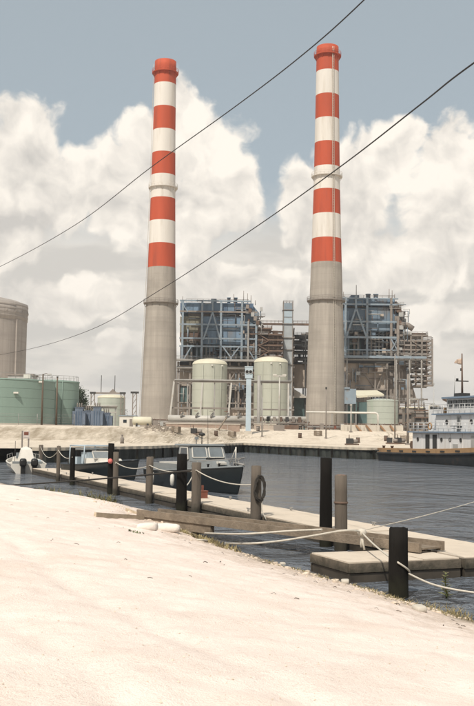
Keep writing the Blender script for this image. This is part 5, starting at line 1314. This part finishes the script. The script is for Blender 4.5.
pbox(t, 'louvre', GREYP, (18.1, yw(W1), 1.95), (1.0, .08, .7)); pbox(t, 'door', GREYP, (21.6, yw(W1), 2.35), (.8, .06, 1.8))
for k in range(5): pbox(t, 'wall_stiffener', TUGW, (10.8 + 2.5 * k + (1.2 if k > 0 else 0), yw(W1), 2.4), (.07, .07, 2.0))
yr = side * (W1 / 2 + .25)
rail(MB(), [(8.2, -yr, Z2 + .17), (8.2, yr, Z2 + .17), (28.2, yr, Z2 + .17)], 1.0, .03, 1.1, (1, .66, .33)).build('boat_deck_railing', TUGW, t)
yr2 = side * (W2 / 2 + .2)
rail(MB(), [(12.9, -yr2, Z3 + .15), (12.9, yr2, Z3 + .15), (27.4, yr2, Z3 + .15)], 1.0, .03, 1.1, (1, .66, .33)).build('bridge_deck_railing', TUGW, t)
MB().lathe([(.3, -.5), (.34, -.3), (.34, .3), (.3, .5)], 14).build('life_raft', HULLW, t); o = t.children[-1]; o.rotation_euler = (0, R(90), 0); o.location = (18.3, yr - side * .2, Z2 + .75)
for x, zz_ in ((13.2, Z2 + .75),):
    o = MB().tube([Vector((.36 * math.cos(q), 0, .36 * math.sin(q))) for q in [2 * math.pi * j / 20 for j in range(21)]], .085, 7, caps=False).build('lifebuoy', RUSTO, t); o.location = (x, yr + side * .1, zz_)
# mast, flag, radar, funnel, winch
mx = 17.0
MB().tube([(mx, -1.4, Z4 + .2), (mx, -1.4, 12.4)], [.13, .07], 8).build('mast', RUSTB, t)
pbox(t, 'mast_crosstree', DARKST, (mx, -1.4, 9.3), (.12, 1.6, .12)); pbox(t, 'mast_lamp', BLACKR, (mx - .2, -1.9, 9.45), (.2, .2, .3)); pbox(t, 'mast_lamp', BLACKR, (mx - .15, -1.4, 10.6), (.18, .18, .3)); pbox(t, 'mast_foot', DARKST, (mx, -1.4, Z4 + .4), (1.3, 1.2, .4))
MB().tube([(mx - 1.2, -1.7, Z4 + .2), (mx - 1.0, -1.7, 10.0)], [.05, .03], 6).build('whip_aerial', GREYP, t)
fl = MB(); fv = []
for i in range(9):
    for j in range(5): fv.append((mx - .15 - .7 * i / 8, -1.4 - .4 * i / 8 + .12 * math.sin(i * 1.1 + j * .4), 11.9 - (.75 - .45 * i / 8) * j / 4 - .25 * i / 8))
fl.add(fv, [(i * 5 + j, (i + 1) * 5 + j, (i + 1) * 5 + j + 1, i * 5 + j + 1) for i in range(8) for j in range(4)], True); o = fl.build('flag', mat('faded_flag', (.42, .32, .25), .9, .3, 3), t)
md = o.modifiers.new('thick', 'SOLIDIFY'); md.thickness = .015
pbox(t, 'radar_scanner', GREYP, (23.2, 0, Z4 + .95), (.25, 2.2, .2)); pbox(t, 'radar_pedestal', DARKST, (23.2, 0, Z4 + .5), (.6, .6, .7)); pbox(t, 'wheelhouse_box', GREYP, (24.4, -.8, Z4 + .45), (1.2, .9, .5))
for sy in (-1.4, 1.4):
    fn = frustum(MB(), 10.4, 12.4, .5, .5, Z2 + .17, Z3 + .7, 10.6, 12.3, .45, .45).build('funnel', TUGW, t); fn.location.y = sy; pbox(t, 'funnel_cap', DARKST, (11.45, sy, Z3 + .85), (1.5, .8, .3))
for x in (13.6, 14.3): pbox(t, 'vent_cowl', RUSTO, (x, side * 1.4, Z3 + .5), (.5, .5, .7))
pbox(t, 'deck_crane', RUSTB, (13.7, side * .6, Z3 + .8), (.3, .3, 1.3)); pbeam(t, 'crane_jib', RUSTB, (13.7, side * .6, Z3 + 1.3), (12.0, side * .8, Z3 + 1.9), .25)
pbox(t, 'towing_winch', DARKST, (5.8, 0, 1.9), (1.8, 2.4, 1.1)); MB().tube([(5.8, -1.5, 2.0), (5.8, 1.5, 2.0)], .5, 12).build('winch_drum', RUSTB, t)
MB().tube([(7.4, -.9, 1.4), (7.4, -.9, 2.5), (7.4, .9, 2.5), (7.4, .9, 1.4)], .12, 8).build('towing_bitt', DARKST, t)
for x in (1.2, 3.4): MB().lathe([(.16, 1.1), (.16, 1.75), (.22, 1.75), (.22, 1.85)], 10, (x, side * 2.9, 0)).build('bollard', RUSTB, t)

# ------------------------------------------------------------------ overhead cables and the poles that carry them (poles stand outside the frame)
def upole(label, x, y, zb, top):
    t = thing('utility_pole', label, 'utility pole', (x, y, zb))
    MB().tube([(0, 0, -.6), (0, 0, top - zb)], [.17, .11], 10).build('shaft', POLEW, t); pbox(t, 'crossarm', POLEW, (0, 0, top - zb - .35), (1.8, .12, .14))
    for x_ in (-.75, .75): MB().lathe([(.03, 0), (.07, .04), (.05, .1), (.07, .14), (.02, .2)], 10, (x_, 0, top - zb - .28)).build('insulator', CONCL, t)
    return t
def cable(label, start, pts_px, r0):
    pts = smooth_path([start.lerp(W(*pts_px[0]), k / 7) for k in range(7)] + [W(px, py, Y) for px, py, Y in pts_px], 10)
    return tag(MB().tube(pts, r0, 7).build('overhead_cable', WIREM), label, 'cable', 'overhead cables')
c1 = [(560, -200, 9.0), (470, -108, 10.2), (362, 2, 12.0), (300, 57, 13.8), (234, 107.5, 16.2), (150, 168, 20.5), (75, 225, 27), (0, 266.5, 36), (-70, 298, 48)]
c2 = [(474, 63, 14.0), (420, 105, 16.2), (340, 167, 20.5), (250, 231, 27.5), (160, 290, 38), (90, 330, 52), (25, 350, 72), (-40, 361, 95)]
cable('upper dark overhead cable crossing both chimneys high up', Vector((11.25, -12, 10.02)), c1, .009)
cable('lower dark overhead cable crossing from right edge to the reactor building', Vector((12.75, -12, 10.02)), c2, .0135)
upole('utility pole behind the viewpoint that carries both cables', 12.0, -12, bank_z(12, -12), 10.1)
for lab, q in (('utility pole beyond the left edge carrying the upper cable', c1[-1]), ('utility pole far left carrying the lower cable', c2[-1])):
    e = W(*q); upole(lab, e.x, e.y, bank_z(e.x, e.y) if e.y < 90 else land_z(e.x, e.y), e.z + .05)

# ------------------------------------------------------------------ small things on the near sand
def rock(name, label, px, py, sx, sy, sz, m, seed, cat='rock', rz=0, group=None):
    p = on_sand(px, py); rnd = random.Random(seed); n = 12; rings = []
    for i in range(7):
        v = -math.pi / 2 + math.pi * i / 6; row = []
        for k in range(n):
            u = 2 * math.pi * k / n; e = lambda c, q=.38: math.copysign(abs(c) ** q, c)
            d = Vector((e(math.cos(u)) * max(.02, abs(math.cos(v)) ** .35) * sx, e(math.sin(u)) * max(.02, abs(math.cos(v)) ** .35) * sy, e(math.sin(v)) * sz))
            row.append(d * (1 + .26 * mnoise.noise(d * 3.2 + Vector((seed, 0, 0)))))
        rings.append(row)
    return tag(MB().loft(rings, caps=True).build(name, m, loc=(p.x, p.y, p.z + sz * .55), rz=rz), label, cat, group)
rock('concrete_block', 'white rounded concrete block at the gangway foot, the larger one', 164, 530, .46, .2, .12, BLOCKM, 2, 'concrete block', R(-14))
rock('concrete_block', 'smaller white concrete lump just left of the larger one', 147, 529, .3, .18, .10, BLOCKM, 5, 'concrete block', R(10))
for i, (px0, py0, px1, py1, w, lab) in enumerate(((95, 516.5, 143, 519.5, .14, 'pale plank lying on the sand near the gangway foot'), (126, 511, 142, 517, .1, 'short plank crossing the end of the longer one'))):
    a, b = on_sand(px0, py0), on_sand(px1, py1); t = tag(MB().beam(a + Vector((0, 0, .05)), b + Vector((0, 0, .05)), .06 if i else .08, w).build('plank', PLANKM), lab, 'plank', 'planks on the sand')
rnd = random.Random(11)
labs = [(403, 598, 'pale stone at the foot of the foreground black pile'), (345, 583, 'pale stone at the sand edge left of the foreground pile'), (336, 577, 'flat stone where the sand meets the landing'), (283, 566, 'stone on the sand edge below the white hose'), (420, 611, 'stone among the weeds right of the foreground pile')]
for i, (px, py, lab) in enumerate(labs): rock('stone', lab, px, py, rnd.uniform(.07, .13), rnd.uniform(.06, .1), rnd.uniform(.04, .07), CONCL, 30 + i, 'stone', rnd.uniform(0, 3), 'stones along the sand edge')
# loose pebbles and shell grit (uncountable)
pb = MB(); rnd = random.Random(21)
for i in range(2200):
    y = 5 + 32 * rnd.random() ** 1.6; k = rnd.uniform(-.26, .26); x = k * y
    s_ = shore_s(x, y)
    if s_ < .05: continue
    if s_ > 1.2 and rnd.random() < .55: continue
    r_ = rnd.uniform(.004, .014) * (1.7 if s_ < 1.0 else 1); z = bank_z(x, y); a = rnd.uniform(0, 6.28)
    c, s2 = math.cos(a) * r_, math.sin(a) * r_
    pb.add([(x + c, y + s2, z), (x - s2 * 1.3, y + c, z), (x - c, y - s2, z), (x + s2 * 1.3, y - c, z), (x, y, z + r_ * .8), (x, y, z - r_ * .4)], [(0, 1, 4), (1, 2, 4), (2, 3, 4), (3, 0, 4), (1, 0, 5), (2, 1, 5), (3, 2, 5), (0, 3, 5)])
for i in range(900):
    u = rnd.random(); q = SH_A + (SH_B - SH_A) * (u ** 1.6 * .62); inl = abs(rnd.gauss(.25, .55)) + .05; x, y = q.x + SN.x * inl, q.y + SN.y * inl
    r_ = rnd.uniform(.01, .034) * (1 + (rnd.random() < .06) * 1.4); z = bank_z(x, y); n_ = 6; top_ = []; a0_ = rnd.uniform(0, 6)
    low_ = [(x + r_ * 1.2 * rnd.uniform(.7, 1.2) * math.cos(a0_ + k_ * 1.047), y + r_ * rnd.uniform(.7, 1.2) * math.sin(a0_ + k_ * 1.047), z - r_ * .3) for k_ in range(6)]
    mid_ = [(a_ * .85 + x * .15, b_ * .85 + y * .15, z + r_ * rnd.uniform(.35, .7)) for a_, b_, _c in low_]
    pb.add(low_ + mid_ + [(x, y, z + r_ * .8)], [(k_, (k_ + 1) % 6, 6 + (k_ + 1) % 6, 6 + k_) for k_ in range(6)] + [(6 + k_, 6 + (k_ + 1) % 6, 12) for k_ in range(6)])
o = pb.build('pebbles', mat('pebble', (.55, .46, .37), .9, .3, 6), kind='stuff'); tag(o, 'loose pale pebbles scattered over the near sand', 'pebbles')
# footprints and ruts are in the terrain; dry beach grass at the water's edge
def blades(b, base, n, h, spread, lean, rnd, w=.012):
    for i in range(n):
        a = rnd.uniform(0, 6.28); rr = spread * math.sqrt(rnd.random()); p = Vector((base.x + rr * math.cos(a), base.y + rr * math.sin(a), 0)); p.z = bank_z(p.x, p.y) - .02
        hh = h * rnd.uniform(.5, 1.15); d = Vector((rnd.gauss(0, lean), rnd.gauss(0, lean), 1)).normalized(); side_ = Vector((math.cos(a + 1), math.sin(a + 1), 0)) * w
        m_ = p + d * hh * .55; e = p + d * hh + Vector((rnd.gauss(0, lean) * hh * .6, rnd.gauss(0, lean) * hh * .6, -hh * .08))
        b.add([p - side_, p + side_, m_ + side_ * .8, m_ - side_ * .8, e], [(0, 1, 2, 3), (3, 2, 4)])
rnd = random.Random(17)
for i, (px, py, n, h, sp, lab) in enumerate(((62, 499, 34, .55, .55, 'sparse reeds at the water edge, leftmost clump'), (78, 503, 30, .5, .5, 'sparse reeds left of the pale plank'), (92, 505, 40, .75, .4, 'reed clump behind the left end of the plank'), (106, 507, 60, .6, .4, 'dense straw tuft below the tall black pile'), (48, 494, 24, .4, .5, 'low reeds on the far left sand edge'),
                                          (136, 533, 60, .06, .22, 'low green patch of weeds on the sand below the blocks'), (205, 541, 160, .2, .4, 'straw-coloured grass tuft where the hose reaches sand'), (185, 533, 90, .14, .3, 'short dry grass by the concrete blocks'), (228, 549, 70, .22, .35, 'dry grass tuft below the gangway'))):
    p = G(px, py, .0) if i < 5 else on_sand(px, py); b = MB(); blades(b, p, n * (2 if i < 5 else 1), h * (1.15 if i < 5 else 1), sp * (1.6 if i < 5 else 1), .28, rnd, .032 if i < 5 else .02); tag(b.build('grass_tuft', REEDM if i < 5 else STRAW if i != 5 else LEAFM, kind='stuff' if i in (5, 7) else None), lab, 'grass', 'grass tufts along the sand edge')
b = MB()
for i in range(170):
    u = rnd.random(); q = Vector((4.3, 17.7)).lerp(Vector((1.0, 25.6)), u ** 1.2); inl = rnd.uniform(.02, .75); p = Vector((q.x + SN.x * inl, q.y + SN.y * inl, 0))
    blades(b, p, 5, .11, .16, .7, rnd, .010)
o = b.build('shore_wrack', STRAW, kind='stuff'); tag(o, 'line of dry weed and wrack along the near sand edge', 'dry weed')
tw = MB()
for i in range(260):
    y = 14 + 20 * rnd.random(); x = rnd.uniform(-.26, .24) * y; s_ = shore_s(x, y)
    if s_ < .1 or (s_ > 2.2 and rnd.random() < .8): continue
    a = rnd.uniform(0, 6.28); l = rnd.uniform(.03, .11); z = bank_z(x, y) + .006; x2, y2 = x + l * math.cos(a), y + l * math.sin(a)
    tw.tube([(x, y, z), ((x + x2) / 2 + rnd.uniform(-.02, .02), (y + y2) / 2, z + .012), (x2, y2, bank_z(x2, y2) + .006)], rnd.uniform(.003, .007), 4)
o = tw.build('twigs', BARK, kind='stuff'); tag(o, 'scattered dark twigs and straw litter on the near sand', 'litter')
# tall weed at the right
p = on_sand(446, 611); t = thing('weed_plant', 'tall leafy weed standing at the sand edge, far right', 'plant', p)
Hh = W(446, 572, p.y).z - p.z
MB().tube([(0, 0, -.05), (.02, 0, Hh * .4), (-.01, .01, Hh * .75), (.01, 0, Hh)], [.02, .016, .012, .006], 6).build('stem', LEAFM, t)
for i in range(70):
    z = Hh * (i + 1) / 71; a = i * 2.4; l = .2 * (1 - .55 * z / Hh) * rnd.uniform(.7, 1.2); d = Vector((math.cos(a), math.sin(a), rnd.uniform(-.1, .7))).normalized(); sd_ = Vector((-d.y, d.x, 0)).normalized() * l * .26; c = Vector((0, 0, z))
    MB().add([c, c + d * l * .5 + sd_, c + d * l, c + d * l * .5 - sd_], [(0, 1, 2, 3)]).build('leaf', mat('weed_leaf', (.20, .20, .085), .8, .3, 6) if i % 4 else STRAW, t)
for i, (px, py, n, h, sp, lab) in enumerate(((455, 616, 40, .28, .2, 'dry grass beside the tall weed'), (430, 609, 40, .2, .3, 'dry weed tuft left of the tall weed'), (468, 620, 46, .22, .3, 'dry weed tuft at the right frame edge'))):
    p = on_sand(px, py); b = MB(); blades(b, p, n, h, sp, .4, rnd, .008); tag(b.build('grass_tuft', STRAW), lab, 'grass', 'grass tufts along the sand edge')

# ------------------------------------------------------------------ yard fill: manifolds, low walls, rubble
rnd = random.Random(77)
for lab, xa, xb, Y, hgt in (('rusty pipe manifold at the foot of the pale green tank', 344, 408, 232, 1.7), ('brown pipe manifold between the right cream tank and chimney', 286, 310, 232, 2.0), ('low rusty manifold in front of the right chimney base', 308, 344, 226, 1.2), ('brown pipe manifold between the left chimney and first cream tank', 150, 190, 236, 2.2), ('dark valve manifold between the two cream tanks', 222, 258, 240, 3.0)):
    g = ground_at((xa + xb) / 2, Y); s_ = Y / F_PX; w_ = (xb - xa) * s_
    t = thing('pipe_manifold', lab, 'pipes', g)
    for k in range(4): MB().tube([(-w_ / 2, .35 * k, hgt * (.3 + .2 * k)), (w_ / 2, .35 * k, hgt * (.3 + .2 * k))], .10 + .05 * (k % 2), 8).build('pipe', [RUSTB, BROWNG, STEELG, RUSTB][k], t)
    n_ = max(4, int(w_ / 1.5))
    for k in range(n_):
        x_ = -w_ / 2 + w_ * (k + .5) / n_ + rnd.uniform(-.3, .3)
        pbox(t, 'post', BROWNG, (x_, .6, hgt * .5), (.14, .14, hgt + .2)); q_ = rnd.random()
        if q_ < .45: pbox(t, 'valve_body', rnd.choice([REDBOX, RUSTB, DARKST]), (x_ + .4, -.2, hgt * rnd.uniform(.25, .6)), (.5, .5, .7))
        elif q_ < .8: MB().tube([(x_ + .5, -.1, 0), (x_ + .5, -.1, hgt * .8), (x_ + .5, .8, hgt * .95)], .13, 7).build('riser_pipe', rnd.choice([BROWNG, PIPEW, RUSTB]), t)
        else: pbox(t, 'control_box', rnd.choice([GREYP, PALEBLUE, BROWNG]), (x_ + .5, -.3, .9), (.8, .5, 1.2))
for lab, xa, xb, Y, z0, z1, m in (('low pinkish brown wall below the long pipeline', 166, 240, 200, -.3, 1.35, mat('pinkish_wall', (.30, .225, .18), .9, .2, .5, dirt=(.19, .14, .11), dscale=.6)), ('short brown wall left of the T-headed lamp post', 254, 276, 208, -.3, 1.1, LOWCON)):
    a, b = ground_at(xa, Y), ground_at(xb, Y); t = thing('retaining_wall', lab, 'wall', ((a.x + b.x) / 2, Y, min(a.z, b.z)))
    n_ = max(3, int((b.x - a.x) / 2.4)); w_ = (b.x - a.x) / n_
    for k in range(n_): pbox(t, 'wall_panel', m, (-(b.x - a.x) / 2 + w_ * (k + .5), rnd.uniform(-.04, .04), (z0 + z1) / 2), (w_ - .06, .4, z1 - z0 + rnd.uniform(-.08, .08)))
    pbox(t, 'coping', CONCL, (0, 0, z1 + .1), (b.x - a.x + .2, .6, .16))
# raking prop beside the pipeline
a = ground_at(218, 190); t = thing('raking_prop', 'bare timber prop leaning against the low wall left of the blue column', 'timber', a)
pbeam(t, 'prop', TIMBER, (0, 0, 0), (1.6, 7, 2.6), .22); pbox(t, 'foot_block', TIMBER, (0, 0, .05), (.8, .6, .3))
# dark rubble at the end of the berm
rb_ = MB()
for i in range(140):
    px_ = rnd.gauss(158, 7); Y_ = rnd.uniform(160, 182); q_ = ground_at(px_, Y_); r_ = rnd.uniform(.12, .35)
    low_ = [(q_.x + r_ * rnd.uniform(.7, 1.2) * math.cos(k_ * 1.047), q_.y + r_ * rnd.uniform(.7, 1.2) * math.sin(k_ * 1.047), q_.z - .1) for k_ in range(6)]
    mid_ = [(a_ * .75 + q_.x * .25, b_ * .75 + q_.y * .25, q_.z + r_ * rnd.uniform(.4, .9)) for a_, b_, _c in low_]
    rb_.add(low_ + mid_, [(k_, (k_ + 1) % 6, 6 + (k_ + 1) % 6, 6 + k_) for k_ in range(6)] + [tuple(range(6, 12))])
o = rb_.build('rubble', mat('dark_rubble', (.22, .185, .15), .95, .35, .8), kind='stuff'); tag(o, 'dark broken rubble on the bank right of the berm', 'rubble')

# ------------------------------------------------------------------ thin summer haze
hm = bpy.data.materials.new('haze_air'); hm.use_nodes = True; ht = hm.node_tree; ht.nodes.clear()
pv = ht.nodes.new('ShaderNodeVolumePrincipled'); pv.inputs['Color'].default_value = (.93, .95, 1.0, 1); pv.inputs['Density'].default_value = .00016; pv.inputs['Anisotropy'].default_value = .2
ho = ht.nodes.new('ShaderNodeOutputMaterial'); ht.links.new(pv.outputs[0], ho.inputs['Volume'])
hz_o = MB().box((0, 950, 64), (5400, 3500, 134)).build('haze', hm, kind='stuff')
